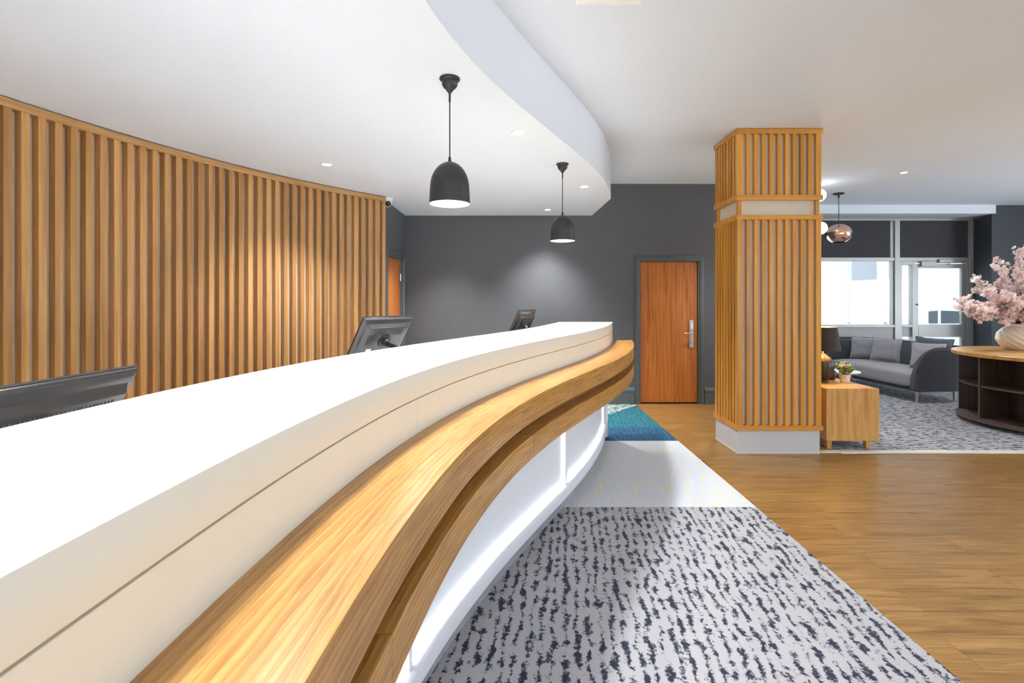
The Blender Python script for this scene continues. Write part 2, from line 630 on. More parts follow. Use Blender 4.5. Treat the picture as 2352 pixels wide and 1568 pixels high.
# --- floor slab, planks
floor = struct('floor', MB().box(XL, XR, YR, YW + 0.1, -0.16, -0.012), M['plank'])
rows = []
y = 1.25
EDGE = 1.757
r = 0
plank_w, plank_l = 0.184, 1.22
plank_cache = {}


def plank(x0, x1, y0, y1):
    key = (round(x1 - x0, 3), round(y1 - y0, 3))
    if key not in plank_cache:
        plank_cache[key] = MB().box(0, key[0] - 0.0012, 0, key[1] - 0.0012, -0.012, 0).mesh('plank')
    link('plank', plank_cache[key], M['plank'], floor, (x0 + 0.0006, y0 + 0.0006, 0))


while y < YB - 0.01:
    y1 = min(y + plank_w, YB)
    xe = 6.4 if y1 <= 4.79 else 3.2
    if y < 4.79 < y1:
        y1 = 4.79
    x = EDGE - ((r * 0.47) % 1.0) * plank_l
    while x < xe:
        a, b = max(x, EDGE), min(x + plank_l, xe)
        if b - a > 0.03:
            plank(a, b, y, y1)
        x += plank_l
    y = y1
    r += 1


def slab(name, poly, mat, label, cat='carpet', top=0.0):
    mb = MB().prism(poly, -0.012, top)
    o = link(name, mb.mesh(name), mat)
    return tag(o, label, cat)


CX0 = -0.72
slab('carpet', [(CX0, -1.5), (EDGE - 0.001, -1.5), (EDGE - 0.001, 3.538), (CX0, 3.538)], M['carpet_navy'],
     'pale grey carpet with ragged navy flecks in the foreground beside the counter')
slab('carpet', [(-0.2, 3.539), (EDGE - 0.001, 3.539), (EDGE - 0.001, 5.199), (-0.2, 5.199)], M['carpet_pale'],
     'pale lilac carpet with faint yellow flecks beside the counter end')
slab('carpet', [(0.4, 5.2), (EDGE - 0.001, 5.2), (EDGE - 0.001, 5.75), (0.4, 5.75)], M['carpet_blue'],
     'deep blue carpet strip between the lilac carpet and the teal carpet')
slab('carpet', [(0.684, 5.751), (EDGE - 0.001, 5.751), (EDGE - 0.001, 6.948)], M['carpet_teal'],
     'teal green carpet with darker flecks near the far end of the counter')
slab('carpet', [(0.4, 5.751), (0.682, 5.751), (EDGE - 0.001, 6.951), (EDGE - 0.001, YB - 0.03), (0.4, YB - 0.03)], M['carpet_tealw'],
     'teal carpet corner with white flecks against the dark back wall')
slab('carpet', [(3.2, 4.86), (XR - 0.05, 4.86), (XR - 0.05, 8.6), (8.38, 8.6), (8.38, YW - 0.02), (3.62, YW - 0.02), (3.62, 7.06), (3.2, 7.06)], M['carpet_lounge'],
     'grey and black flecked lounge carpet under the sofa and the round table')
o = struct('trim_1', MB().box(3.01, 6.4, 4.79, 4.859, -0.012, 0.008), M['pale_strip'], bevel=0.003)

# --- ceilings
struct('ceiling', MB().box(XL, XR, YR, YW + 0.1, ZC, ZC + 0.15), M['ceiling'])
SOFF = catmull([(-0.30, -4.38), (-0.42, -2.5), (-0.49, -1.0), (-0.50, 0.0), (-0.475, 1.0), (-0.43, 1.5), (-0.345, 2.0), (-0.195, 2.5),
                (0.022, 3.0), (0.268, 3.5), (0.515, 4.0), (0.745, 4.5), (0.942, 5.0), (1.092, 5.5), (1.178, 5.87)], 8)
soff_poly = SOFF + [(1.146, YB - 0.001), (-4.19, YB - 0.001), (-4.19, -4.38)]
struct('soffit', MB().prism(soff_poly, ZS, ZC - 0.001), M['ceiling'], smooth=0.5)


struct('floor_staff', MB().prism(offset(SOFF[40:104], -0.75) + [(0.39, 5.75), (0.39, 7.03), (-1.5, 7.03), (-1.5, 5.75), (-2.9, 3.0), (-2.9, 0.3)], -0.0118, -0.002), M['bounce_floor'])  # unseen pale floor, added to bounce light onto the soffit

# --- walls
def wall_open(name, mat, axis, face, thick, a0, a1, z0, z1, openings):
    """wall running along axis, inner face at `face`, rectangular openings (a0,a1,z0,z1)"""
    mb = MB()

    def seg(p0, p1, q0, q1):
        if p1 - p0 < 1e-4 or q1 - q0 < 1e-4:
            return
        lo, hi = min(face, face + thick), max(face, face + thick)
        if axis == 'X':
            mb.box(p0, p1, lo, hi, q0, q1)
        else:
            mb.box(lo, hi, p0, p1, q0, q1)
    cur = a0
    for (b0, b1, q0, q1) in sorted(openings):
        seg(cur, b0, z0, z1)
        seg(b0, b1, z0, q0)
        seg(b0, b1, q1, z1)
        cur = b1
    seg(cur, a1, z0, z1)
    return struct(name, mb, mat)


D1 = (1.828, 2.682)          # back door opening
D2 = (6.008, 6.872)          # staff door opening (along Y)
DZ = 2.052
wall_open('wall_back', M['wall_dark'], 'X', YB, 0.2, -1.73, 3.6, -0.012, ZC - 0.001, [(D1[0], D1[1], -0.012, DZ)])
wall_open('wall_side', M['wall_dark'], 'Y', -1.53, -0.2, 5.80, YB - 0.001, -0.012, ZS - 0.002, [(D2[0], D2[1], -0.012, DZ)])
struct('wall_partition', MB().box(3.4, 3.6, YB + 0.201, YW, -0.012, ZC - 0.001), M['wall_dark'])
struct('wall_front', MB().prism([(8.425, 8.64), (XR, 8.64), (XR, YW + 0.1), (8.545, YW + 0.1), (8.545, YW - 0.02)], -0.012, ZC - 0.001), M['wall_navy'])
struct('bulkhead', MB().box(3.601, 8.46, 8.6, YW + 0.1, 2.997, ZC - 0.001), M['ceiling'])
wall_open('wall_right', M['wall_cream'], 'Y', XR, 0.2, YR, 8.6, -0.012, ZC - 0.001, [(0.0, 6.0, 0.45, 2.9)])  # opening added for the right-hand fill light
wall_open('wall_rear', M['wall_cream'], 'X', YR, -0.2, XL, XR, -0.012, ZC - 0.001, [(-1.5, 8.0, 0.3, 2.9)])  # opening added for the rear fill light
struct('wall_rear_left', MB().box(-3.25, -3.03, YR, 0.3, -0.012, ZS - 0.002), M['wall_cream'])

# --- curved slatted wall
AX, AY, ATH, AK, PITCH = -2.9967, 2.8992, 0.20953, 0.17259, 0.089564


def arc(s):
    tt = ATH + AK * s
    return (AX + (math.cos(ATH) - math.cos(tt)) / AK, AY + (math.sin(tt) - math.sin(ATH)) / AK), tt


SL_W, SL_D = 0.0435, 0.056
K0, K1 = -14, 36
arc_s = [-2.6 + (K1 * PITCH + SL_W + 2.6) * i / 80 for i in range(81)]
arc_pts = [arc(s)[0] for s in arc_s]
back_f = offset(arc_pts, -SL_D - 0.001)
back_b = offset(arc_pts, -SL_D - 0.13)
wl = struct('wall_left', MB().ribbon(back_f, back_b, -0.012, ZS - 0.002), M['slat_back'], smooth=0.5)
slat_me = MB().box(0, SL_W, 0, SL_D, 0.0, 2.634).mesh('slat', bevel=0.0015)
slat_me.materials.append(M['slat'])
for k in range(K0, K1 + 1):
    p, tt = arc(k * PITCH)
    link('slat', slat_me, None, wl, (p[0], p[1], 0), (0, 0, PI / 2 - tt))
rs = [K0 * PITCH + (K1 * PITCH + SL_W - K0 * PITCH) * i / 60 for i in range(61)]
rp = [arc(s)[0] for s in rs]
part('top_rail', MB().ribbon(offset(rp, 0.004), offset(rp, -SL_D), 2.634, 2.686), M['rail'], wl, smooth=0.5)
part('bottom_rail', MB().ribbon(offset(rp, 0.008), offset(rp, 0.0005), 0.0, 0.10), M['rail'], wl, smooth=0.5)


# --- skirting on the back wall
def skirting(name, a0, a1):
    prof = [(0, 0), (0.020, 0), (0.020, 0.175), (0.026, 0.182), (0.026, 0.196), (0.020, 0.205), (0.014, 0.225), (0.006, 0.232), (0, 0.232)]
    mb = MB()
    n = len(prof)
    vs = [(a0, YB - d - 0.0005, z) for d, z in prof] + [(a1, YB - d - 0.0005, z) for d, z in prof]
    fs = [(i, (i + 1) % n, n + (i + 1) % n, n + i) for i in range(n)] + [tuple(range(n)), tuple(range(2 * n - 1, n - 1, -1))]
    mb.add(vs, fs)
    return struct(name, mb, M['trim_dark'], smooth=0.6)


skirting('baseboard_back', -1.50, D1[0] - 0.075)
skirting('baseboard_back_right', D1[1] + 0.075, 3.58)


# --- doors
def architrave(parent, w, h, depth=0.028, width=0.07):
    """moulded casing round an opening w x h, local x along wall, -y towards the room"""
    steps = [(0.0, width, 0.014), (0.012, width - 0.010, 0.022), (0.026, width - 0.024, depth)]
    for side in ('l', 'r', 't'):
        mb = MB()
        for (i0, i1, d) in steps:
            a, b = width - i1, width - i0
            if side == 't':
                mb.box(-w / 2 - i1, w / 2 + i1, -d, 0.0, h + i0, h + i1)
            elif side == 'l':
                mb.box(-w / 2 - i1, -w / 2 - i0, -d, 0.0, 0, h + i0)
            else:
                mb.box(w / 2 + i0, w / 2 + i1, -d, 0.0, 0, h + i0)
        part('architrave', mb, M['trim_dark'], parent, bevel=0.003)
    # lining inside the opening
    mb = MB()
    mb.box(-w / 2, -w / 2 + 0.014, 0.0, 0.12, 0, h)
    mb.box(w / 2 - 0.014, w / 2, 0.0, 0.12, 0, h)
    mb.box(-w / 2 + 0.014, w / 2 - 0.014, 0.0, 0.12, h - 0.014, h)
    part('door_lining', mb, M['trim_dark'], parent)
    part('light_block', MB().box(-w / 2, w / 2, 0.1205, 0.14, 0, h), M['black_metal'], parent)  # unseen dark board, added to block outside light behind the leaf
    part('threshold', MB().box(-w / 2, w / 2, 0.004, 0.14, -0.0119, -0.001), M['black_metal'], parent)  # dark strip, added to stop light leaking in under the leaf


d1 = thing('door_1', ((D1[0] + D1[1]) / 2, YB - 0.001, 0), 0, kind='structure')
dw = D1[1] - D1[0]
architrave(d1, dw, DZ)
leaf = part('door_leaf', MB().box(-dw / 2 + 0.017, dw / 2 - 0.017, 0.035, 0.08, 0.012, DZ - 0.017), M['door_wood'], d1, bevel=0.002)
lx = dw / 2 - 0.017 - 0.085
lp = part('lock_plate', MB().box(lx - 0.031, lx + 0.031, 0.02, 0.0352, 0.80, 1.20), M['steel'], d1, bevel=0.003)
part('card_reader', MB().box(lx - 0.018, lx + 0.020, 0.010, 0.0202, 1.065, 1.145), M['bezel'], d1, bevel=0.004)
part('key_cover', MB().box(lx - 0.015, lx + 0.018, 0.012, 0.0202, 0.86, 0.985), M['steel'], d1, bevel=0.006)
part('door_handle', MB().tube([(lx + 0.012, 0.022, 1.018), (lx + 0.012, -0.03, 1.018), (lx + 0.002, -0.04, 1.017), (lx - 0.06, -0.04, 1.013), (lx - 0.115, -0.036, 1.008)], [0.011, 0.011, 0.011, 0.010, 0.009], 12), M['chrome'], d1, smooth=0.7)

d2 = thing('door_2', (-1.531, (D2[0] + D2[1]) / 2, 0), PI / 2, kind='structure')
dw = D2[1] - D2[0]
architrave(d2, dw, DZ)
part('door_leaf', MB().box(-dw / 2 + 0.017, dw / 2 - 0.017, 0.030, 0.075, 0.012, DZ - 0.017), M['door_wood'], d2, bevel=0.002)
for hz in (0.25, 1.05, 1.80):
    hg = part('hinge', MB().lathe([(0.008, hz - 0.05), (0.009, hz - 0.05), (0.009, hz + 0.05), (0.006, hz + 0.054)], 10, dw / 2 - 0.020, 0.020), M['chrome'], d2, smooth=0.6)

# --- slatted column
CXa, CXb, CYa, CYb = 2.184, 2.998, 4.767, 5.292
col = thing('column', ((CXa + CXb) / 2, (CYa + CYb) / 2, 0), kind='structure')
ox, oy = (CXa + CXb) / 2, (CYa + CYb) / 2
hw, hd = (CXb - CXa) / 2, (CYb - CYa) / 2
part('core', MB().box(-hw + 0.036, hw - 0.036, -hd + 0.036, hd - 0.036, 0.222, ZC - 0.002), M['slat_back'], col)
part('plinth', MB().box(-hw + 0.004, hw - 0.012, -hd + 0.006, hd - 0.006, 0.006, 0.226), M['plinth_grey'], col, bevel=0.002)
part('sealant_bead', MB().box(-hw, hw - 0.008, -hd + 0.002, hd - 0.002, 0.0, 0.007), M['pale_strip'], col)
sections = [(0.27, 2.268), (2.503, 3.10)]
rails = [(0.224, 0.272), (2.266, 2.312), (2.456, 2.505), (3.098, 3.144)]
for (z0, z1) in rails:
    e = 0.012
    for (x0, x1, y0, y1) in ((-hw - e, hw + e, -hd - e, -hd + 0.035), (-hw - e, hw + e, hd - 0.035, hd + e),
                             (-hw - e, -hw + 0.035, -hd + 0.0352, hd - 0.0352), (hw - 0.035, hw + e, -hd + 0.0352, hd - 0.0352)):
        part('rail', MB().box(x0, x1, y0, y1, z0, z1), M['col_rail'], col, bevel=0.002)
CS, CW, CD = 0.0355, 0.050, 0.034          # slat width, corner board width, depth
for (z0, z1) in sections:
    h = z1 - z0
    slm = MB().box(-CS / 2, CS / 2, -CD, 0.0, 0, h).mesh('slat', bevel=0.0012)
    slm.materials.append(M['col_oak'])
    cbm = MB().box(0, CW, -CD, 0.0, 0, h).mesh('corner_board', bevel=0.0012)
    cbm.materials.append(M['col_oak'])
    cbm2 = MB().box(0, CW - CD, -CD, 0.0, 0, h).mesh('corner_board', bevel=0.0012)
    cbm2.materials.append(M['col_oak'])
    for (rz, half, nrm, n) in ((0, hw, hd, 9), (PI, hw, hd, 9), (-PI / 2, hd, hw, 6), (PI / 2, hd, hw, 6)):
        c, s = math.cos(rz), math.sin(rz)

        def place(lx_, me, nm):
            # local frame: x along the face, -y outwards; face plane at distance nrm-CD
            px, py = lx_, -(nrm - CD)
            link(nm, me, None, col, (c * px - s * py, s * px + c * py, z0), (0, 0, rz))
        if half == hw:
            place(-half, cbm, 'corner_board')
            place(half - CW, cbm, 'corner_board')
            a, b = -half + CW, half - CW
        else:
            place(-half + CD, cbm2, 'corner_board')
            place(half - CW, cbm2, 'corner_board')
            a, b = -half + CW, half - CW
        gap = (b - a - n * CS) / (n + 1)
        for i in range(n):
            place(a + gap + CS / 2 + i * (CS + gap), slm, 'slat')
# recessed band: corner posts
for sx in (-1, 1):
    for sy in (-1, 1):
        x0, x1 = sorted((sx * (hw - 0.012), sx * (hw - 0.048)))
        y0, y1 = sorted((sy * (hd - 0.012), sy * (hd - 0.048)))
        part('corner_post', MB().box(x0, x1, y0, y1, 2.312, 2.456), M['col_oak'], col, bevel=0.0015)


# --- lounge window wall
def bar(parent, x0, x1, z0, z1, y0=-0.04, y1=0.06, name='frame_bar', mat='alu', bevel=0.003):
    return part(name, MB().box(x0, x1, y0, y1, z0, z1), M[mat], parent, bevel=bevel)


w1 = thing('window_1', (0, YW, 0), kind='structure')
ZT = 2.997
XM0, XM1 = 7.085, 7.178
# head, transom, mullions, sill
bar(w1, 3.61, 8.54, 2.955, ZT - 0.001)
bar(w1, 3.61, XM0 - 0.0005, 2.205, 2.272)
bar(w1, XM1 + 0.0005, 8.47, 2.205, 2.272)
bar(w1, XM0, XM1, 0.0, 2.9545, -0.05)
bar(w1, 8.4705, 8.543, 0.0, 2.9545, -0.05)
bar(w1, 5.30, 5.37, 0.0, 2.2045)
bar(w1, 3.61, XM0 - 0.0005, 0.98, 1.028, -0.05)
part('pane', MB().box(3.61, 5.2995, 0.005, 0.015, 1.0285, 2.2045), M['glass'], w1)
part('pane', MB().box(5.3705, XM0 - 0.0005, 0.005, 0.015, 1.0285, 2.2045), M['glass'], w1)
part('spandrel_panel', MB().box(3.61, 5.2995, -0.02, 0.03, 0.0, 0.9795), M['spandrel'], w1)
part('spandrel_panel', MB().box(5.3705, XM0 - 0.0005, -0.02, 0.03, 0.0, 0.9795), M['spandrel'], w1)
for (a, b) in ((3.62, XM0 - 0.06), (XM1 + 0.004, 8.468)):
    part('pane', MB().box(a, b, 0.02, 0.028, 2.2725, 2.9545), M['glass'], w1)
    part('blind', MB().box(a, b, -0.012, -0.006, 2.274, 2.9545), M['blind'], w1)
part('frame_bar', MB().box(XM0 - 0.055, XM0 - 0.001, -0.02, 0.05, 2.2725, 2.9545), M['alu'], w1, bevel=0.003)
part('frame_bar', MB().box(XM0 - 0.045, XM0 - 0.001, -0.02, 0.05, 1.0285, 2.2045), M['alu'], w1, bevel=0.003)
# side light
bar(w1, XM1 + 0.0005, 7.225, 0.0, 2.2045)
bar(w1, 7.415, 7.47, 0.0, 2.2045)
bar(w1, 7.2255, 7.4145, 2.13, 2.2045)
bar(w1, 7.2255, 7.4145, 0.98, 1.03)
bar(w1, 7.2255, 7.4145, 0.0, 0.10)
part('pane', MB().box(7.2255, 7.4145, 0.005, 0.015, 1.0305, 2.1295), M['glass'], w1)
part('frosted_pane', MB().box(7.2255, 7.4145, 0.005, 0.015, 0.80, 0.9795), M['frost'], w1)
part('pane', MB().box(7.2255, 7.4145, 0.005, 0.015, 0.1005, 0.7995), M['glass'], w1)
# glazed door
d3 = thing('door_3', (0, YW, 0), kind='structure')
dx0, dx1 = 7.472, 8.40
bar(d3, dx1 + 0.012, 8.469, 0.0, 2.2045, -0.045, 0.06, 'door_jamb')
bar(d3, dx0, dx1 + 0.0115, 2.17, 2.2045, -0.03, 0.06, 'door_head')
bar(d3, dx0, 7.535, 0.02, 2.155, -0.03, 0.02, 'door_stile')
bar(d3, 8.335, dx1, 0.02, 2.155, -0.03, 0.02, 'door_stile')
bar(d3, 7.5355, 8.3345, 2.075, 2.155, -0.03, 0.02, 'door_rail')
bar(d3, 7.5355, 8.3345, 0.80, 1.03, -0.03, 0.02, 'door_rail')
bar(d3, 7.5355, 8.3345, 0.02, 0.16, -0.03, 0.02, 'door_rail')
part('pane', MB().box(7.5355, 8.3345, -0.01, 0.0, 1.0305, 2.0745), M['glass'], d3)
part('pane', MB().box(7.5355, 8.3345, -0.01, 0.0, 0.1605, 0.7995), M['glass'], d3)
part('door_closer', MB().box(7.55, 7.83, -0.085, -0.031, 2.105, 2.20), M['alu'], d3, bevel=0.006)
part('door_closer', MB().box(7.88, 8.13, -0.085, -0.041, 2.175, 2.235), M['alu'], d3, bevel=0.006)
part('closer_arm', MB().box(7.83, 8.10, -0.062, -0.05, 2.142, 2.158), M['chrome'], d3)
part('lock', MB().lathe([(0.004, -0.03), (0.016, -0.03), (0.016, -0.045), (0.0, -0.047)], 14), M['black_metal'], d3, smooth=0.6, loc=(7.503, 0, 1.40), rot=(PI / 2, 0, 0)).location = (7.503, -0.075, 1.40)

# unseen rear and right-hand glazing, added where the fill lights enter
w2 = thing('fill_window_rear', (0, YR - 0.1, 0), kind='structure')
for i in range(6):
    x0 = -1.5 + i * 9.5 / 6
    part('pane', MB().box(x0 + 0.03, x0 + 9.5 / 6 - 0.03, -0.006, 0.006, 0.36, 2.84), M['glass'], w2)
for i in range(7):
    x0 = -1.5 + i * 9.5 / 6
    part('frame_bar', MB().box(max(x0 - 0.03, -1.5), min(x0 + 0.03, 8.0), -0.04, 0.04, 0.36, 2.84), M['alu'], w2)
part('frame_bar', MB().box(-1.5, 8.0, -0.04, 0.04, 0.30, 0.36), M['alu'], w2)
part('frame_bar', MB().box(-1.5, 8.0, -0.04, 0.04, 2.84, 2.90), M['alu'], w2)
w3 = thing('fill_window_right', (XR + 0.1, 0, 0), kind='structure')
for i in range(4):
    part('pane', MB().box(-0.006, 0.006, i * 1.5 + 0.03, i * 1.5 + 1.47, 0.51, 2.84), M['glass'], w3)
for i in range(5):
    part('frame_bar', MB().box(-0.04, 0.04, max(i * 1.5 - 0.03, 0), min(i * 1.5 + 0.03, 6.0), 0.51, 2.84), M['alu'], w3)
part('frame_bar', MB().box(-0.04, 0.04, 0, 6.0, 0.45, 0.51), M['alu'], w3)
part('frame_bar', MB().box(-0.04, 0.04, 0, 6.0, 2.84, 2.90), M['alu'], w3)

# ceiling access panel above the camera
hp = thing('ceiling_hatch', (0.54, 2.60, ZC), label='white square access panel set in the main ceiling near the curved soffit', cat='access panel')
mb = MB()
mb.box(-0.18, 0.18, 0.115, 0.16, -0.006, 0)
mb.box(-0.18, 0.18, -0.16, -0.115, -0.006, 0)
mb.box(-0.18, -0.135, -0.1149, 0.1149, -0.006, 0)
mb.box(0.135, 0.18, -0.1149, 0.1149, -0.006, 0)
part('frame', mb, M['bezel'], hp, bevel=0.002)
part('panel', MB().box(-0.13, 0.13, -0.11, 0.11, -0.004, 0), M['ceiling'], hp, bevel=0.002)

# ================================================================== reception counter
MC = catmull([(-0.400, -1.6), (-0.425, -1.1), (-0.438, -0.5), (-0.445, 0.0), (-0.443, 0.5), (-0.414, 1.0), (-0.340, 1.5), (-0.206, 2.0), (-0.014, 2.5),
              (0.219, 3.0), (0.461, 3.5), (0.683, 4.0), (0.868, 4.5), (1.012, 5.0), (1.092, 5.34)], 10)
FC = catmull([(-0.200, -1.6), (-0.225, -1.1), (-0.237, -0.5), (-0.243, 0.0), (-0.241, 0.5), (-0.208, 1.0), (-0.128, 1.5), (0.012, 2.0), (0.214, 2.5),
              (0.462, 3.0), (0.716, 3.5), (0.936, 4.0), (1.108, 4.5), (1.238, 5.0), (1.312, 5.38)], 10)
AC = catmull([(-0.94, -1.6), (-0.962, -1.1), (-0.972, -0.5), (-0.978, 0.0), (-0.974, 0.5), (-0.954, 1.0), (-0.891, 1.5), (-0.770, 2.0), (-0.592, 2.5),
              (-0.374, 3.0), (-0.142, 3.5), (0.076, 4.0), (0.262, 4.5), (0.415, 5.0), (0.512, 5.34)], 10)
NC = 141
MC, FC, AC = resample(MC, NC), resample(FC, NC), resample(AC, NC)
desk = thing('reception_counter', (0.2, 2.2, 0), label='long S-curved white reception counter with a honey oak front shelf', cat='counter')
OFS = (0.2, 2.2)


def loc2(poly):
    return [(x - OFS[0], y - OFS[1]) for x, y in poly]


def cut(outer, inner, y0, y1):
    """stretch of both polylines whose outer point lies between y0 and y1 (ends interpolated)"""
    def at(yv):
        for i in range(len(outer) - 1):
            if outer[i][1] <= yv <= outer[i + 1][1]:
                t_ = (yv - outer[i][1]) / (outer[i + 1][1] - outer[i][1])
                lerp = lambda a, b: (a[0] + (b[0] - a[0]) * t_, a[1] + (b[1] - a[1]) * t_)
                return lerp(outer[i], outer[i + 1]), lerp(inner[i], inner[i + 1])
        return (outer[-1], inner[-1]) if yv > outer[-1][1] else (outer[0], inner[0])
    a0, b0 = at(y0)
    a1, b1 = at(y1)
    mid = [(a, b) for a, b in zip(outer, inner) if y0 + 1e-4 < a[1] < y1 - 1e-4]
    return [a0] + [m[0] for m in mid] + [a1], [b0] + [m[1] for m in mid] + [b1]


def rib(name, outer, inner, z0, z1, mat, smooth=0.5, bevel=0.0, parent=None, u0=0.0):
    return part(name, MB().ribbon(loc2(outer), loc2(inner), z0, z1, u0), M[mat], parent or desk, smooth=smooth, bevel=bevel, bseg=2)


ZTOP = 1.25
rib('worktop', MC, AC, 1.166, ZTOP, 'white_solid', bevel=0.0025)
rib('seam_filler', offset(MC, -0.006), offset(MC, -0.05), 1.1625, 1.166, 'seam')
# upper fascia panels below the worktop (vertical butt joints)
MI = offset(MC, -0.03)
for (a, b) in ((-1.6, -0.1), (-0.0985, 1.62), (1.6215, 3.25), (3.2515, 4.72), (4.7215, 5.34)):
    o_, i_ = cut(MC, MI, a, b)
    rib('fascia_panel', o_, i_, 1.03, 1.1625, 'white_solid')
# two curved oak bands with a shadow recess between them
MIs = offset(MC, -0.031)
for (z0, z1, cuts, nm) in ((0.941, 1.05, (-1.6, 0.35, 2.08, 2.76, 5.38), 'oak_shelf'), (0.776, 0.881, (-1.6, 0.9, 2.22, 3.9, 5.36), 'oak_band')):
    inner = MIs if nm == 'oak_band' else MI
    inn = offset(MC, -0.002) if nm == 'oak_shelf' else offset(MC, 0.02)
    for a, b in zip(cuts[:-1], cuts[1:]):
        o_, i_ = cut(FC, inn, a, b - 0.0006)
        rib(nm, o_, i_, z0, z1, 'shelf', bevel=0.002, u0=a * 1.7)
rib('recess_strip', offset(FC, -0.075), offset(MC, 0.0), 0.8815, 0.9405, 'recess')
# carcass
rib('carcass', offset(MC, -0.131), offset(MC, -0.30), 0.0, 1.029, 'white_panel')
rib('upper_carcass', offset(MC, -0.0315), offset(MC, -0.13), 0.775, 1.0295, 'white_panel')
# lower front: recessed white panels lit by LED strips, posts, plinth and toe kick
PL_O, PL_P = offset(MC, -0.062), offset(MC, -0.112)
posts = (-1.58, 0.03, 1.78, 3.57, 5.315)
for a, b in zip(posts[:-1], posts[1:]):
    o_, i_ = cut(PL_P, offset(MC, -0.130), a + 0.0, b - 0.001)
    rib('front_panel', o_, i_, 0.155, 0.7745, 'white_panel')
    o_, i_ = cut(offset(MC, -0.086), offset(MC, -0.106), a + 0.03, b - 0.03)
    rib('led_strip', o_, i_, 0.1555, 0.159, 'led')
for pth in posts[1:]:
    o_, i_ = cut(offset(MC, -0.090), offset(MC, -0.1115), pth - 0.012, pth + 0.012)
    rib('post', o_, i_, 0.1555, 0.7745, 'white_panel', bevel=0.0015)
for pth in posts[1:]:
    for sgn in (-1, 1):
        if pth > 5 and sgn > 0:
            continue
        lo, hi = sorted((pth + sgn * 0.0125, pth + sgn * 0.0165))
        o_, i_ = cut(offset(MC, -0.104), offset(MC, -0.1115), lo, hi)
        rib('led_strip', o_, i_, 0.16, 0.77, 'led')
rib('plinth', PL_O, offset(MC, -0.1305), 0.088, 0.155, 'white_panel', bevel=0.002)
TK_O, TK_I = offset(MC, -0.098), offset(MC, -0.130)
for a, b in ((-1.6, 0.7), (0.7015, 3.30), (3.3015, 4.62), (4.6215, 5.34)):
    o_, i_ = cut(TK_O, TK_I, a, b)
    rib('toe_kick', o_, i_, 0.001, 0.0875, 'kick')
# end panel
ex = MC[-1]
part('end_panel', MB().box(ex[0] - 0.55 - OFS[0], ex[0] - 0.052 - OFS[0], 5.342 - OFS[1], 5.366 - OFS[1], 0.0, 0.7755), M['white_panel'], desk)
part('end_panel', MB().box(ex[0] - 0.55 - OFS[0], ex[0] - 0.03 - OFS[0], 5.342 - OFS[1], 5.366 - OFS[1], 0.776, 1.1655), M['white_panel'], desk)
# staff side desk
rib('staff_desk', offset(MC, -0.301), offset(MC, -1.40), 0.72, 0.75, 'white_panel')
for (a, b) in ((-1.55, -1.5), (0.3, 0.35), (2.5, 2.55), (5.2, 5.25)):
    o_, i_ = cut(offset(MC, -0.302), offset(MC, -1.36), a, b)
    rib('desk_support', o_, i_, 0.0, 0.7195, 'side_oak')

# ================================================================== monitors behind the counter
MW, MH = 0.42, 0.335


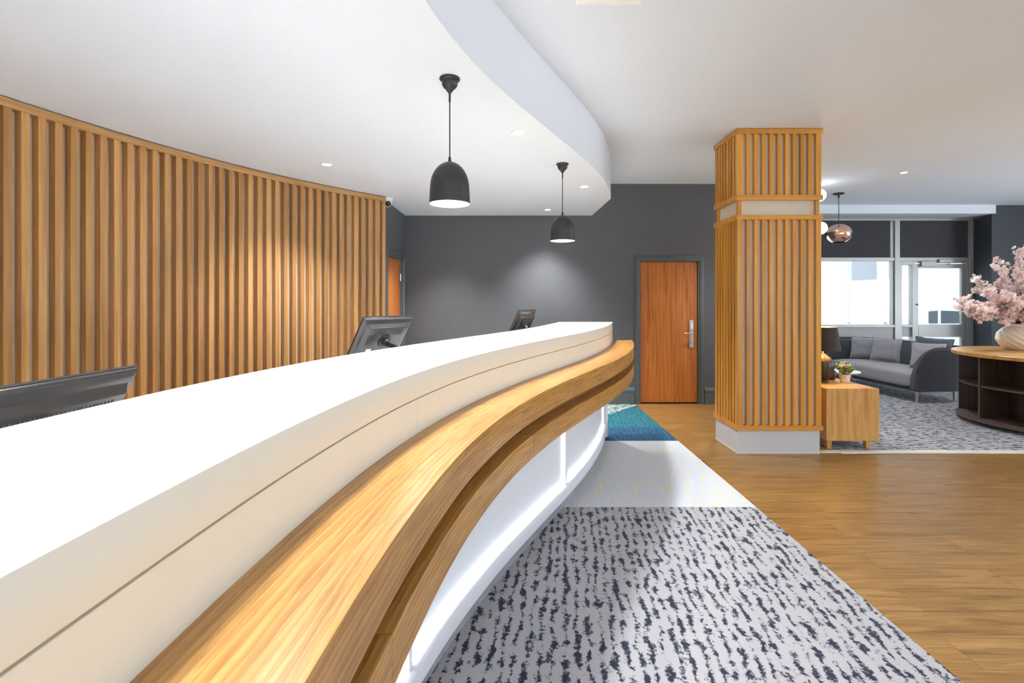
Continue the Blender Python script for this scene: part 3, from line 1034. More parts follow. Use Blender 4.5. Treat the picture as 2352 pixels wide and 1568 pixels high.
def monitor(corner, phi, tau, label, w=MW, h=MH):
    """corner = top left corner as seen from the guests' side"""
    cp, sp = math.cos(phi), math.sin(phi)
    ct, st = math.cos(tau), math.sin(tau)
    tl = Vector(corner)
    wv = Vector((cp, sp, 0))
    nv = Vector((sp, -cp, 0))            # towards the guests
    up = Vector((nv.x * st, nv.y * st, ct))
    cen = tl + wv * (w / 2) - up * (h / 2)
    base = cen + nv * 0.20
    root = thing('computer_monitor', (base.x, base.y, 0.75), phi, label, 'monitor', 'monitors behind the reception counter')
    # local frame of the panel
    pc = Vector((0, 0.20, cen.z - 0.75))
    R = Matrix.Rotation(tau, 4, 'X')
    T = Matrix.Translation(pc) @ R

    def tp(mb):
        mb.v = [tuple(T @ Vector(v)) for v in mb.v]
        return mb
    # shell: rim, sloping shoulders, raised back
    mb = MB()

    def ring(hw_, hh_, y_, cz=0.0):
        return [(-hw_, y_, -hh_ + cz), (hw_, y_, -hh_ + cz), (hw_, y_, hh_ + cz), (-hw_, y_, hh_ + cz)]
    rings = [ring(w / 2, h / 2, 0.012), ring(w / 2, h / 2, -0.004), ring(w / 2 - 0.010, h / 2 - 0.010, -0.012), ring(w / 2 - 0.036, h / 2 - 0.040, -0.020),
             ring(w / 2 - 0.050, h / 2 - 0.056, -0.040), ring(w / 2 - 0.056, h / 2 - 0.062, -0.044)]
    vs = [p for r_ in rings for p in r_]
    fs = [(3, 2, 1, 0)]
    for i in range(len(rings) - 1):
        for k in range(4):
            fs.append((4 * i + k, 4 * i + (k + 1) % 4, 4 * i + 4 + (k + 1) % 4, 4 * i + 4 + k))
    n = 4 * (len(rings) - 1)
    fs.append((n, n + 1, n + 2, n + 3))
    mb.add(vs, fs)
    shell = part('back_shell', tp(mb), M['mon_back'], root, smooth=0.9, bevel=0.004, bseg=2)
    part('screen', tp(MB().box(-w / 2 + 0.012, w / 2 - 0.012, 0.0121, 0.014, -h / 2 + 0.014, h / 2 - 0.012)), M['screen'], root)
    part('bezel', tp(MB().box(-w / 2 - 0.001, w / 2 + 0.001, 0.003, 0.012, h / 2 - 0.004, h / 2 + 0.002)), M['mon_black'], root)
    mb = MB()
    for i in range(26):
        x0 = -w / 2 + 0.085 + i * (w - 0.17) / 26
        mb.box(x0, x0 + 0.004, -0.0456, -0.041, h / 2 - 0.115, h / 2 - 0.075)
    part('vent', tp(mb), M['mon_vent'], shell)
    part('sticker', tp(MB().box(-w / 2 + 0.085, -w / 2 + 0.125, -0.0452, -0.043, -h / 2 + 0.092, -h / 2 + 0.112)), M['sticker'], shell)
    part('bracket', tp(MB().lathe([(0.052, 0.043), (0.050, 0.052), (0.030, 0.056), (0.026, 0.075), (0.0, 0.078)], 18)), M['mon_black'], root, smooth=0.6)
    # (lathe axis is z: turn the bracket so that it points backwards)
    br = root.children[-1]
    for o_ in root.children:
        if o_.name.startswith('bracket'):
            br = o_
    me = br.data
    Ti = T.inverted()
    RX = Matrix.Rotation(PI / 2, 4, 'X')
    for v in me.vertices:
        v.co = T @ (RX @ (Ti @ v.co))
    tip = T @ Vector((0, -0.072, -0.005))
    post_top = pc.z - 0.055
    part('arm', MB().tube([tip, (tip.x + 0.002, (tip.y + 0.0) * 0.5, post_top + 0.0), (0.004, 0.0, post_top - 0.03)], [0.017, 0.015, 0.018], 12), M['mon_black'], root, smooth=0.7)
    part('pole', MB().lathe([(0.0, 0.0), (0.11, 0.0), (0.11, 0.012), (0.03, 0.02), (0.022, 0.03), (0.022, post_top - 0.055), (0.031, post_top - 0.05), (0.031, post_top - 0.012), (0.024, post_top - 0.004), (0, post_top)], 20, 0.035, -0.01, cap0=False, cap1=False), M['mon_black'], root, smooth=0.6)
    return root


monitor((-1.251, 1.115, 1.272), math.radians(86), math.radians(27), 'nearest black computer monitor behind the counter, cut by the left picture edge', w=0.485)
monitor((-0.933, 3.10, 1.376), math.radians(54.5), math.radians(34), 'middle grey computer monitor behind the counter in front of the slatted wall')
monitor((0.069, 4.60, 1.389), math.radians(66), math.radians(27), 'farthest small computer monitor behind the counter in front of the dark wall')


# ================================================================== lamps
def spot(parent, loc, power, angle=120, blend=0.7, col=(1.0, 0.93, 0.82), rad=0.04, rot=(0, 0, 0)):
    d = bpy.data.lights.new('spot_light', 'SPOT')
    d.energy = power
    d.spot_size = math.radians(angle)
    d.spot_blend = blend
    d.color = col
    d.shadow_soft_size = rad
    o_ = bpy.data.objects.new('spot_light', d)
    C.objects.link(o_)
    o_.parent = parent
    o_.location = loc
    o_.rotation_euler = rot
    return o_


dl_bezel = MB().lathe([(0.036, 0.0), (0.048, 0.0), (0.047, -0.004), (0.040, -0.006), (0.036, -0.003)], 28, cap0=False, cap1=False).mesh('bezel', smooth=0.7)
dl_bezel.materials.append(M['bezel'])
dl_lens = MB().lathe([(0.036, -0.001), (0.03, -0.0035), (0.0, -0.004)], 28, cap0=True, cap1=False).mesh('lens', smooth=0.7)
dl_lens.materials.append(M['down_white'])


def downlight(x, y, z, label, power=SPOT_W, group=None, col=(1.0, 0.98, 0.955), angle=110, blend=0.9):
    root = thing('ceiling_downlight', (x, y, z - 0.0005), 0, label, 'downlight', group)
    link('bezel', dl_bezel, None, root)
    link('lens', dl_lens, None, root)
    spot(root, (0, 0, -0.03), power, angle, blend, col, 0.08)
    return root


gs = 'downlights in the lowered ceiling'
downlight(-1.649, 4.375, ZS, 'recessed downlight in the lowered ceiling close to the slatted wall', group=gs)
downlight(0.041, 3.543, ZS, 'recessed downlight in the lowered ceiling right of the larger pendant lamp', group=gs)
downlight(0.769, 5.233, ZS, 'recessed downlight in the lowered ceiling right of the smaller pendant lamp', group=gs)
downlight(0.477, 6.573, ZS, 'recessed downlight in the lowered ceiling nearest the dark back wall', 180, group=gs, angle=95)
downlight(-0.870, 6.24, ZS, 'recessed downlight in the lowered ceiling hidden behind the larger pendant shade', 180, group=gs, angle=95)
go = 'downlights overhead outside the picture'
for (x, y, w_) in ((-0.66, 1.80, 'over the counter just in front of the camera'), (-0.86, 0.0, 'over the counter beside the camera'), (-2.0, 1.75, 'over the nearest slats beyond the left picture edge')):
    downlight(x, y, ZS, 'recessed downlight in the lowered ceiling ' + w_, group=go)
gm_ = 'downlights in the main ceiling'
downlight(5.11, 6.42, ZC, 'recessed downlight in the main ceiling over the lounge', 90, group=gm_)
downlight(2.75, 6.15, ZC, 'recessed downlight in the main ceiling hidden behind the slatted column', 110, group=gm_, angle=85)
for (x, y, w_) in ((2.5, 1.6, 'above the near plank floor'), (2.2, -0.8, 'behind the camera by the carpet edge'), (4.6, 2.0, 'right of the camera above the planks'), (4.6, -0.6, 'behind the camera on the right'),
                  (7.0, 2.2, 'far right of the camera'), (8.6, 5.0, 'right of the round table beyond the picture edge')):
    downlight(x, y, ZC, 'recessed downlight in the main ceiling ' + w_, 100, group='main ceiling downlights outside the picture')


def bell_pendant(x, y, label):
    root = thing('pendant_lamp', (x, y, ZS), 0, label, 'pendant lamp', 'black ribbed bell pendants over the counter')
    # ceiling rose
    part('ceiling_rose', MB().lathe([(0.0, 0), (0.054, 0), (0.056, -0.006), (0.052, -0.012), (0.043, -0.018), (0.0425, -0.026), (0.0435, -0.034), (0.037, -0.047), (0.028, -0.056), (0.024, -0.058), (0.018, -0.068), (0.010, -0.078), (0.006, -0.086), (0.006, -0.128), (0.0, -0.13)], 28, cap0=False, cap1=False), M['black_metal'], root, smooth=0.8)
    part('cord', MB().tube([(0, 0, -0.125), (0, 0, -0.445)], 0.0035, 8), M['black_metal'], root, smooth=0.8)
    part('cord_grip', MB().lathe([(0.004, -0.425), (0.007, -0.43), (0.009, -0.452), (0.006, -0.458)], 12), M['black_metal'], root, smooth=0.8)
    # ribbed bell
    H_, R_ = 0.228, 0.110
    prof = []
    N = 72
    for i in range(N + 1):
        tt = i / N
        zz = -0.455 - H_ * tt
        rr = R_ * (1 - (1 - min(tt / 0.62, 1.0)) ** 2.3) ** 0.5 if tt < 0.62 else R_
        rr = rr * (0.905 + 0.095 * min(tt / 0.95, 1)) if tt > 0 else 0.0
        if tt > 0.16:
            rr += 0.0008 * math.sin(tt * 2 * PI * 24)
        prof.append((max(rr, 0.0001), zz))
    part('shade', MB().lathe(prof, 48, cap0=False, cap1=False), M['black_metal'], root, smooth=1.2)
    inner = [(max(r_ - 0.003, 0.0001), z_ - (0.003 if i < 3 else 0)) for i, (r_, z_) in enumerate(prof) if i % 4 == 0]
    inner[-1] = (prof[-1][0] - 0.0028, prof[-1][1])
    part('shade_lining', MB().lathe(inner, 48, cap0=False, cap1=False), M['shade_in'], root, smooth=1.2)
    part('rim', MB().lathe([(R_ - 0.003, -0.455 - H_), (R_ - 0.0015, -0.455 - H_ - 0.0015), (R_ + 0.0005, -0.455 - H_)], 48, cap0=False, cap1=False), M['shade_in'], root, smooth=1.2)
    part('bulb', MB().lathe([(0.014, -0.50), (0.016, -0.53), (0.034, -0.575), (0.037, -0.60), (0.028, -0.63), (0.0, -0.64)], 20, cap0=True, cap1=False), M['lamp_white'], root, smooth=0.9)
    spot(root, (0, 0, -0.645), 28, 130, 0.6, (1.0, 0.93, 0.82), 0.04)
    return root


bell_pendant(-0.339, 2.678, 'larger looking black ribbed bell pendant lamp, nearest over the counter')
bell_pendant(0.4476, 4.36, 'smaller looking black ribbed bell pendant lamp farther along the counter')

# copper globe pendant in the lounge
cp_ = thing('copper_pendant', (5.10, 7.68, ZC), 0, 'copper mirrored globe pendant lamp hanging in the lounge', 'pendant lamp')
part('ceiling_rose', MB().lathe([(0.0, 0), (0.078, 0), (0.080, -0.006), (0.07, -0.018), (0.04, -0.027), (0.014, -0.032), (0.013, -0.07), (0.0, -0.072)], 28, cap0=False, cap1=False), M['black_metal'], cp_, smooth=0.8)
part('cord', MB().tube([(0, 0, -0.07), (0, 0, -0.487)], 0.005, 8), M['black_metal'], cp_, smooth=0.8)
prof = []
for i in range(33):
    a = 0.12 + (PI * 0.84 - 0.12) * i / 32
    prof.append((0.18 * math.sin(a) * 1.0, -0.632 + 0.150 * math.cos(a)))
part('globe', MB().lathe([(0.0, -0.482)] + prof, 48, cap0=False, cap1=False), M['copper'], cp_, smooth=1.2)
part('bulb', MB().lathe([(0.012, -0.60), (0.035, -0.66), (0.035, -0.70), (0.0, -0.735)], 18, cap0=True, cap1=False), M['warm_bulb'], cp_, smooth=0.9)


def opal(x, y, cz, r, label):
    root = thing('globe_pendant', (x, y, ZC), 0, label, 'pendant lamp', 'white globe pendants beside the column')
    part('ceiling_rose', MB().lathe([(0.0, 0), (0.055, 0), (0.05, -0.014), (0.0, -0.018)], 20, cap0=False, cap1=False), M['bezel'], root, smooth=0.8)
    part('cord', MB().tube([(0, 0, -0.016), (0, 0, cz - ZC + r * 0.95)], 0.003, 8), M['bezel'], root, smooth=0.8)
    part('globe', MB().lathe([(max(r * math.sin(PI * i / 20), 0.0001), cz - ZC + r * math.cos(PI * i / 20)) for i in range(21)], 28, cap0=False, cap1=False), M['opal'], root, smooth=1.2)
    return root


opal(4.385, 7.02, 2.98, 0.088, 'glowing white globe pendant high beside the column edge')
opal(4.318, 6.89, 2.492, 0.088, 'glowing white globe pendant hanging lower beside the column edge')

# security camera at the end of the slatted wall
cc = thing('security_camera', (-1.475, 5.83, ZS), 0, 'white dome security camera on the ceiling above the slatted wall end', 'camera')
part('mount', MB().lathe([(0, 0), (0.062, 0), (0.060, -0.026), (0.055, -0.036), (0, -0.037)], 28, cap0=False, cap1=False), M['cctv_white'], cc, smooth=0.6)
part('ball', MB().lathe([(max(0.052 * math.sin(PI * i / 16), 0.0001), -0.055 + 0.052 * math.cos(PI * i / 16)) for i in range(17)], 24, cap0=False, cap1=False), M['cctv_white'], cc, smooth=1.0)
dirv = Vector((0.35, -0.75, -0.45)).normalized()
rotq = dirv.to_track_quat('Z', 'Y').to_euler()
part('lens', MB().lathe([(0.0, 0.030), (0.034, 0.038), (0.033, 0.046), (0.026, 0.054), (0.0, 0.057)], 24, cap0=False, cap1=False), M['black_gloss'], cc, smooth=0.8, loc=(0, 0, -0.055), rot=rotq)

# ================================================================== lounge furniture
# --- sofa
sofa = thing('sofa', (6.18, 8.03, 0), math.radians(3.5), 'charcoal wrap-around sofa with a grey seat in front of the windows', 'sofa')


def wrap_path(inset):
    L, F, B, R = 0.97 - inset, -0.44, 0.42 - inset, 0.30 - inset * 0.6
    pts = []
    for i in range(15):
        pts.append((F + (B - R - F) * i / 14, -L))
    for i in range(1, 9):
        a = -PI / 2 + (PI / 2) * i / 8
        pts.append((B - R + R * math.cos(a), -L + R + R * math.sin(a)))
    for i in range(1, 15):
        pts.append((B, -L + R + (2 * L - 2 * R) * i / 14))
    for i in range(1, 9):
        a = (PI / 2) * i / 8
        pts.append((B - R + R * math.cos(a), L - R + R * math.sin(a)))
    for i in range(1, 15):
        pts.append((B - R + (F - B + R) * i / 14, L))
    return pts


def wrap(inset0, inset1, zb, zt, lean=0.05):
    a, b = wrap_path(inset0), wrap_path(inset1)
    n = len(a)
    rh, rv = 0.30, 0.36
    mb = MB()
    vs = []
    tops = []
    for i, (p, q) in enumerate(zip(a, b)):
        d = min(p[0] + 0.44, 9) if (i < 15 or i > n - 16) else 9
        if d < rh:
            k = 1 - d / rh
            top = zt - rv * (1 - math.sqrt(max(0, 1 - k * k)))
        else:
            top = zt
        nx, ny = p[0] - q[0], p[1] - q[1]
        l = math.hypot(nx, ny)
        nx, ny = nx / l, ny / l
        fl = lambda z: lean * max(0, (z - 0.17)) / 0.63          # shell flares outwards
        m = ((p[0] + q[0]) / 2, (p[1] + q[1]) / 2)
        row = [(p[0], p[1], zb), (p[0] + nx * fl(top - .03), p[1] + ny * fl(top - .03), top - 0.03), (m[0] + nx * fl(top), m[1] + ny * fl(top), top),
               (q[0] + nx * fl(top - .03), q[1] + ny * fl(top - .03), top - 0.03), (q[0], q[1], zb)]
        tops.append(row[2])
        vs += row
    fs = []
    for i in range(n - 1):
        for k in range(5):
            fs.append((5 * i + k, 5 * i + (k + 1) % 5, 5 * i + 5 + (k + 1) % 5, 5 * i + 5 + k))
    fs.append((4, 3, 2, 1, 0))
    fs.append(tuple(5 * (n - 1) + k for k in range(5)))
    mb.add(vs, fs)
    return mb, tops


mb, tops = wrap(0.0, 0.06, 0.17, 0.80)
part('outer_shell', mb, M['sofa_out'], sofa, smooth=0.8)
mb2, _ = wrap(0.061, 0.13, 0.19, 0.785, 0.06)
part('lining', mb2, M['sofa_lining'], sofa, smooth=0.8)
part('piping', MB().tube([(-0.442, -0.97, 0.18)] + [(x - (0.004 if i in (0, len(tops) - 1) else 0), y, z + 0.002) for i, (x, y, z) in enumerate(tops)] + [(-0.442, 0.97, 0.18)], 0.006, 6), M['piping'], sofa, smooth=1.0)
part('base_frame', MB().box(-0.42, 0.34, -0.90, 0.90, 0.165, 0.20), M['sofa_out'], sofa, bevel=0.01)


def soft_box(x0, x1, y0, y1, z0, z1, r, crown=0.0, n=10):
    """rounded upholstered block"""
    mb_ = MB()
    me_ = bmesh.new()
    bmesh.ops.create_cube(me_, size=1.0)
    bmesh.ops.subdivide_edges(me_, edges=me_.edges, cuts=n, use_grid_fill=True)
    vs = []
    cx_, cy_, cz_ = (x0 + x1) / 2, (y0 + y1) / 2, (z0 + z1) / 2
    hx, hy, hz = (x1 - x0) / 2, (y1 - y0) / 2, (z1 - z0) / 2
    for v in me_.verts:
        p = Vector((v.co.x * 2 * hx, v.co.y * 2 * hy, v.co.z * 2 * hz))
        c = Vector((max(-hx + r, min(hx - r, p.x)), max(-hy + r, min(hy - r, p.y)), max(-hz + r, min(hz - r, p.z))))
        d = p - c
        if d.length > 1e-6:
            p = c + d.normalized() * min(r, d.length) if d.length > r else p
            p = c + d.normalized() * r if (abs(v.co.x) > 0.499 or abs(v.co.y) > 0.499 or abs(v.co.z) > 0.499) else p
        if p.z > 0:
            p.z += crown * (1 - (p.x / hx) ** 2) * (1 - (p.y / hy) ** 4)
        vs.append((p.x + cx_, p.y + cy_, p.z + cz_))
    fs = [tuple(v.index for v in f.verts) for f in me_.faces]
    me_.free()
    mb_.add(vs, fs)
    return mb_


part('seat_cushion', soft_box(-0.455, 0.285, -0.835, 0.835, 0.205, 0.43, 0.06, 0.035), M['sofa_in'], sofa, smooth=1.2)
for (x, y) in ((-0.37, -0.88), (-0.37, 0.88), (0.27, -0.82), (0.27, 0.82)):
    part('leg', MB().lathe([(0.013, 0.0), (0.022, 0.164)], 14, x, y), M['pale_leg'], sofa, smooth=0.8)


def pillow(loc, w, rz, tilt, mat, label, roll=0.0):
    root = thing('cushion', loc, rz, label, 'cushion', 'scatter cushions on the sofa')
    n = 16
    vs, fs = [], []
    R = Matrix.Rotation(roll, 4, 'Y') @ Matrix.Rotation(tilt, 4, 'X')
    border = []
    for side in (1, -1):
        for i in range(n + 1):
            for j in range(n + 1):
                u, v = -1 + 2 * i / n, -1 + 2 * j / n
                x = w / 2 * u * (1 - 0.07 * (1 - v * v) * abs(u))
                z = w / 2 * v * (1 - 0.07 * (1 - u * u) * abs(v))
                th = 0.085 * max(0, (1 - u ** 4) * (1 - v ** 4)) ** 0.55
                th *= 1 + 0.25 * (mnoise.noise(Vector((u * 2.3 + loc[0] * 7, v * 2.3, side))))
                p = R @ Vector((x, -side * th, z + w / 2))
                vs.append(tuple(p))
    off = (n + 1) * (n + 1)
    for i in range(n):
        for j in range(n):
            a, b, c, d = i * (n + 1) + j, (i + 1) * (n + 1) + j, (i + 1) * (n + 1) + j + 1, i * (n + 1) + j + 1
            fs.append((a, b, c, d))
            fs.append((off + d, off + c, off + b, off + a))
    mb_ = MB().add(vs, fs)
    me = mb_.mesh('cover')
    bm_ = bmesh.new()
    bm_.from_mesh(me)
    bmesh.ops.remove_doubles(bm_, verts=bm_.verts, dist=0.0006)
    bmesh.ops.recalc_face_normals(bm_, faces=bm_.faces)
    bm_.to_mesh(me)
    bm_.free()
    me.shade_smooth()
    link('cover', me, mat, root)
    # frayed flange round the edge
    rnd = random.Random(int(loc[0] * 1000 + loc[1] * 777))
    fr = MB()
    edge = [(-1 + 2 * i / 44, -1) for i in range(44)] + [(1, -1 + 2 * i / 44) for i in range(44)] + [(1 - 2 * i / 44, 1) for i in range(44)] + [(-1, 1 - 2 * i / 44) for i in range(44)]
    pin = lambda u, v: (w / 2 * u * (1 - 0.07 * (1 - v * v) * abs(u)), w / 2 * v * (1 - 0.07 * (1 - u * u) * abs(v)))
    for k, (u, v) in enumerate(edge):
        u2, v2 = edge[(k + 1) % len(edge)]
        a, b = pin(u * 0.985, v * 0.985), pin(u2 * 0.985, v2 * 0.985)
        e1 = 1.035 + rnd.uniform(0, 0.035)
        e2 = 1.035 + rnd.uniform(0, 0.035)
        c, d = pin(u2, v2), pin(u, v)
        q = [(a[0], 0.0015, a[1]), (b[0], 0.0015, b[1]), (c[0] * e1, 0.001, c[1] * e1), (d[0] * e2, 0.001, d[1] * e2)]
        q2 = [(x, -y_, z) for x, y_, z in q]
        pts = [tuple(R @ Vector((x, y_, z + w / 2))) for x, y_, z in q + q2]
        fr.add(pts, [(0, 1, 2, 3), (7, 6, 5, 4), (0, 3, 7, 4), (1, 0, 4, 5), (2, 1, 5, 6), (3, 2, 6, 7)])
    part('frayed_edge', fr, mat, root)
    return root


pillow((6.10, 8.55, 0.475), 0.37, math.radians(-46), math.radians(-16), M['cushion_l'], 'light grey frayed cushion at the far left of the sofa')
pillow((6.15, 8.13, 0.475), 0.39, math.radians(-48), math.radians(-18), M['cushion_l'], 'grey frayed cushion second from the far end of the sofa', roll=0.06)
pillow((6.34, 7.44, 0.475), 0.44, math.radians(-52), math.radians(-12), M['cushion_d'], 'slate blue frayed cushion standing behind the nearest cushion on the sofa', roll=0.05)
pillow((6.17, 7.32, 0.465), 0.40, math.radians(-50), math.radians(-22), M['cushion_l'], 'grey frayed cushion nearest the right arm of the sofa')

# --- round shelf table
TX, TY = 6.40, 5.75
tb = thing('round_shelf_table', (TX, TY, 0), 0, 'round oak topped table with dark open shelves at the right edge', 'table')
part('table_top', MB().lathe([(0.0, 0.815), (0.945, 0.815), (0.95, 0.82), (0.95, 0.855), (0.945, 0.86), (0.0, 0.86)], 96, cap0=False, cap1=False), M['table_top'], tb, smooth=0.5)
part('base_disc', MB().lathe([(0.0, 0.045), (0.90, 0.045), (0.905, 0.05), (0.905, 0.068), (0.885, 0.070), (0.885, 0.092), (0.0, 0.092)], 96, cap0=False, cap1=False), M['wenge_edge'], tb, smooth=0.5)
part('core', MB().lathe([(0.34, 0.093), (0.34, 0.8145)], 48), M['wenge'], tb, smooth=0.5)
div = MB().box(0.341, 0.872, -0.011, 0.011, 0.093, 0.8145).mesh('divider', bevel=0.001)
div.materials.append(M['wenge'])
edge_me = MB().box(0.8721, 0.875, -0.011, 0.011, 0.093, 0.8145).mesh('edging')
edge_me.materials.append(M['wenge_edge'])
for k in range(9):
    a = math.radians(135 + 40 * k)
    dv = link('divider', div, None, tb, rot=(0, 0, a))
    link('edging', edge_me, None, dv)
    a0, a1 = a + 0.02, a + math.radians(40) - 0.02
    outer = [(0.868 * math.cos(a0 + (a1 - a0) * i / 12), 0.868 * math.sin(a0 + (a1 - a0) * i / 12)) for i in range(13)]
    inner = [(0.345 * math.cos(a0 + (a1 - a0) * i / 12), 0.345 * math.sin(a0 + (a1 - a0) * i / 12)) for i in range(13)]
    part('shelf', MB().ribbon(outer, inner, 0.455, 0.476), M['wenge_edge'], tb, smooth=0.5)
    # bowed back panel halfway into the niche
    po = [(0.56 * math.cos(a0 + (a1 - a0) * i / 8), 0.56 * math.sin(a0 + (a1 - a0) * i / 8)) for i in range(9)]
    pi_ = [(0.548 * math.cos(a0 + (a1 - a0) * i / 8), 0.548 * math.sin(a0 + (a1 - a0) * i / 8)) for i in range(9)]
    for (z0, z1) in ((0.093, 0.4545), (0.4765, 0.8145)):
        part('back_panel', MB().ribbon(po, pi_, z0, z1), M['wenge'], tb, smooth=0.5)
for k in range(4):
    a = math.radians(45 + 90 * k)
    part('foot', MB().box(-0.03, 0.03, -0.03, 0.03, 0.0, 0.0445), M['black_metal'], tb, loc=(0.62 * math.cos(a), 0.62 * math.sin(a), 0))

# --- vase with blossom
VX, VY, VZ = 6.37, 6.18, 0.86
vs_ = thing('vase', (VX, VY, VZ), 0, 'rounded ivory vase with swirling ribs on the round table', 'vase')
vp = [(0.0, 0.0), (0.105, 0.0), (0.118, 0.006), (0.150, 0.03), (0.185, 0.07), (0.208, 0.115), (0.214, 0.155), (0.205, 0.20), (0.178, 0.245), (0.138, 0.282), (0.112, 0.30), (0.108, 0.315), (0.118, 0.33)]
vp = catmull(vp[1:], 5)
vo = [(0.0001, 0.0)] + list(vp)
swirl = lambda a, z: 1 + 0.028 * math.sin(14 * (a + z * 6.5)) * min(1, z / 0.04) * (1 if z < 0.30 else 0.3)
part('body', MB().lathe(vo + [(0.110, 0.33), (0.10, 0.312), (0.10, 0.28), (0.13, 0.25)], 168, cap0=False, cap1=False, rmod=swirl), M['vase'], vs_, smooth=1.2)

bq = thing('cherry_blossom_bouquet', (VX, VY, VZ + 0.30), 0, 'large bouquet of pink cherry blossom branches in the ivory vase', 'flowers')
rb = random.Random(11)


def blossom(mb_, c, r):
    """one crumpled double flower of small petals"""
    axis = Vector((rb.uniform(-1, 1), rb.uniform(-1, 1), rb.uniform(-0.6, 1))).normalized()
    e1 = axis.orthogonal().normalized()
    e2 = axis.cross(e1)
    for ring_, (npet, tilt, sc_) in enumerate(((5, 0.25, 1.0), (4, 0.9, 0.75))):
        a0 = rb.uniform(0, 6.28)
        for k in range(npet):
            a = a0 + 2 * PI * k / npet + rb.uniform(-0.2, 0.2)
            d = e1 * math.cos(a) + e2 * math.sin(a)
            s_ = axis.cross(d)
            L = r * sc_ * rb.uniform(0.8, 1.15)
            up_ = axis * math.sin(tilt) + d * math.cos(tilt)
            p0 = c
            p1 = c + up_ * L * 0.55 + s_ * L * 0.42 + axis * L * 0.06
            p2 = c + up_ * L + axis * L * rb.uniform(0.0, 0.25)
            p3 = c + up_ * L * 0.55 - s_ * L * 0.42 + axis * L * 0.06
            mb_.add([p0, p1, p2, p3], [(0, 1, 2), (0, 2, 3)])


def leaf_mesh(c, d, L, W):
    d = d.normalized()
    s_ = d.cross(Vector((0, 0, 1)))
    if s_.length < 0.01:
        s_ = Vector((1, 0, 0))
    s_.normalize()
    n_ = s_.cross(d)
    th = n_ * 0.0006
    top = [c, c + d * L * 0.4 + s_ * W - n_ * 0.004, c + d * L, c + d * L * 0.4 - s_ * W - n_ * 0.004, c + d * L * 0.45 + n_ * 0.004]
    vs = [p + th for p in top] + [p - th for p in top]
    return vs, [(0, 1, 4), (1, 2, 4), (2, 3, 4), (3, 0, 4), (5, 9, 6), (6, 9, 7), (7, 9, 8), (8, 9, 5), (0, 5, 6, 1), (1, 6, 7, 2), (2, 7, 8, 3), (3, 8, 5, 0)]


tips = [(-0.32, -0.14, 0.06), (-0.12, -0.24, 0.05), (0.16, -0.24, 0.05), (-0.52, -0.08, 0.10), (0.34, -0.10, 0.08), (-0.84, -0.08, 0.25), (-0.68, -0.20, 0.20), (-0.42, -0.24, 0.40), (-0.30, -0.05, 0.55), (-0.20, -0.30, 0.36), (0.04, -0.20, 0.45), (0.02, -0.1, 0.80), (-0.72, 0.05, 0.33), (-0.62, -0.05, 0.12), (-0.55, -0.15, 0.45), (-0.50, 0.05, 0.60), (-0.36, -0.12, 0.74), (-0.24, 0.02, 0.84),
        (-0.10, -0.10, 0.93), (0.06, 0.05, 1.00), (0.20, -0.08, 0.90), (0.36, 0.05, 0.80), (0.48, -0.08, 0.62), (0.58, 0.06, 0.45), (0.66, -0.05, 0.26),
        (-0.36, -0.30, 0.30), (0.20, -0.38, 0.38), (-0.10, -0.40, 0.52), (0.30, 0.34, 0.50), (-0.20, 0.36, 0.48), (-0.30, -0.16, 0.16), (-0.05, -0.28, 0.20), (0.28, -0.22, 0.18), (-0.45, -0.06, 0.28), (-0.16, -0.18, 0.66), (0.12, -0.22, 0.68)]
for bi, tp_ in enumerate(tips):
    tipv = Vector(tp_)
    base = Vector((rb.uniform(-0.05, 0.05), rb.uniform(-0.05, 0.05), -0.14))
    neck = Vector((tipv.x * 0.10, tipv.y * 0.10, 0.04))
    midp = neck.lerp(tipv, 0.5) + Vector((0, 0, 0.10 * (1 - tipv.z)))
    path = catmull([tuple(base), tuple(neck), tuple(midp), tuple(tipv)], 7)
    br = part('branch', MB().tube(path, [0.005 - 0.0035 * i / (len(path) - 1) for i in range(len(path))], 6), M['twig'], bq, smooth=1.0)
    mbs = (MB(), MB())
    nfl = 95 if tipv.x < 0.3 else 55
    for k in range(nfl):
        f_ = 1 - 0.72 * (rb.random() ** 1.1)
        idx = 7 + f_ * (len(path) - 1 - 7)
        i0 = min(int(idx), len(path) - 2)
        p = Vector(path[i0]).lerp(Vector(path[i0 + 1]), idx - i0)
        clump = 0.5 + 0.5 * math.sin(f_ * 19 + bi * 2.1)
        rad = 0.026 + 0.058 * clump
        dd = Vector((rb.gauss(0, 1), rb.gauss(0, 1), rb.gauss(0, 0.8)))
        dd = dd.normalized() * rad * rb.random() ** 0.4
        blossom(mbs[0] if rb.random() < 0.55 else mbs[1], p + dd, rb.uniform(0.024, 0.037))
    for mb_, mt in zip(mbs, ('petal', 'petal2')):
        tag(part('blossom_cluster', mb_, M[mt], br), kind='stuff')
    for k in range(3):
        f_ = rb.uniform(0.3, 0.95)
        p = Vector(path[7 + int(f_ * (len(path) - 8))])
        dd = Vector((rb.uniform(-1, 1), rb.uniform(-1, 1), rb.uniform(-0.3, 0.8))).normalized()
        vs, fs = leaf_mesh(p + dd * 0.03, dd, 0.055, 0.013)
        part('leaf', MB().add(vs, fs), M['leaf_dark'], br)

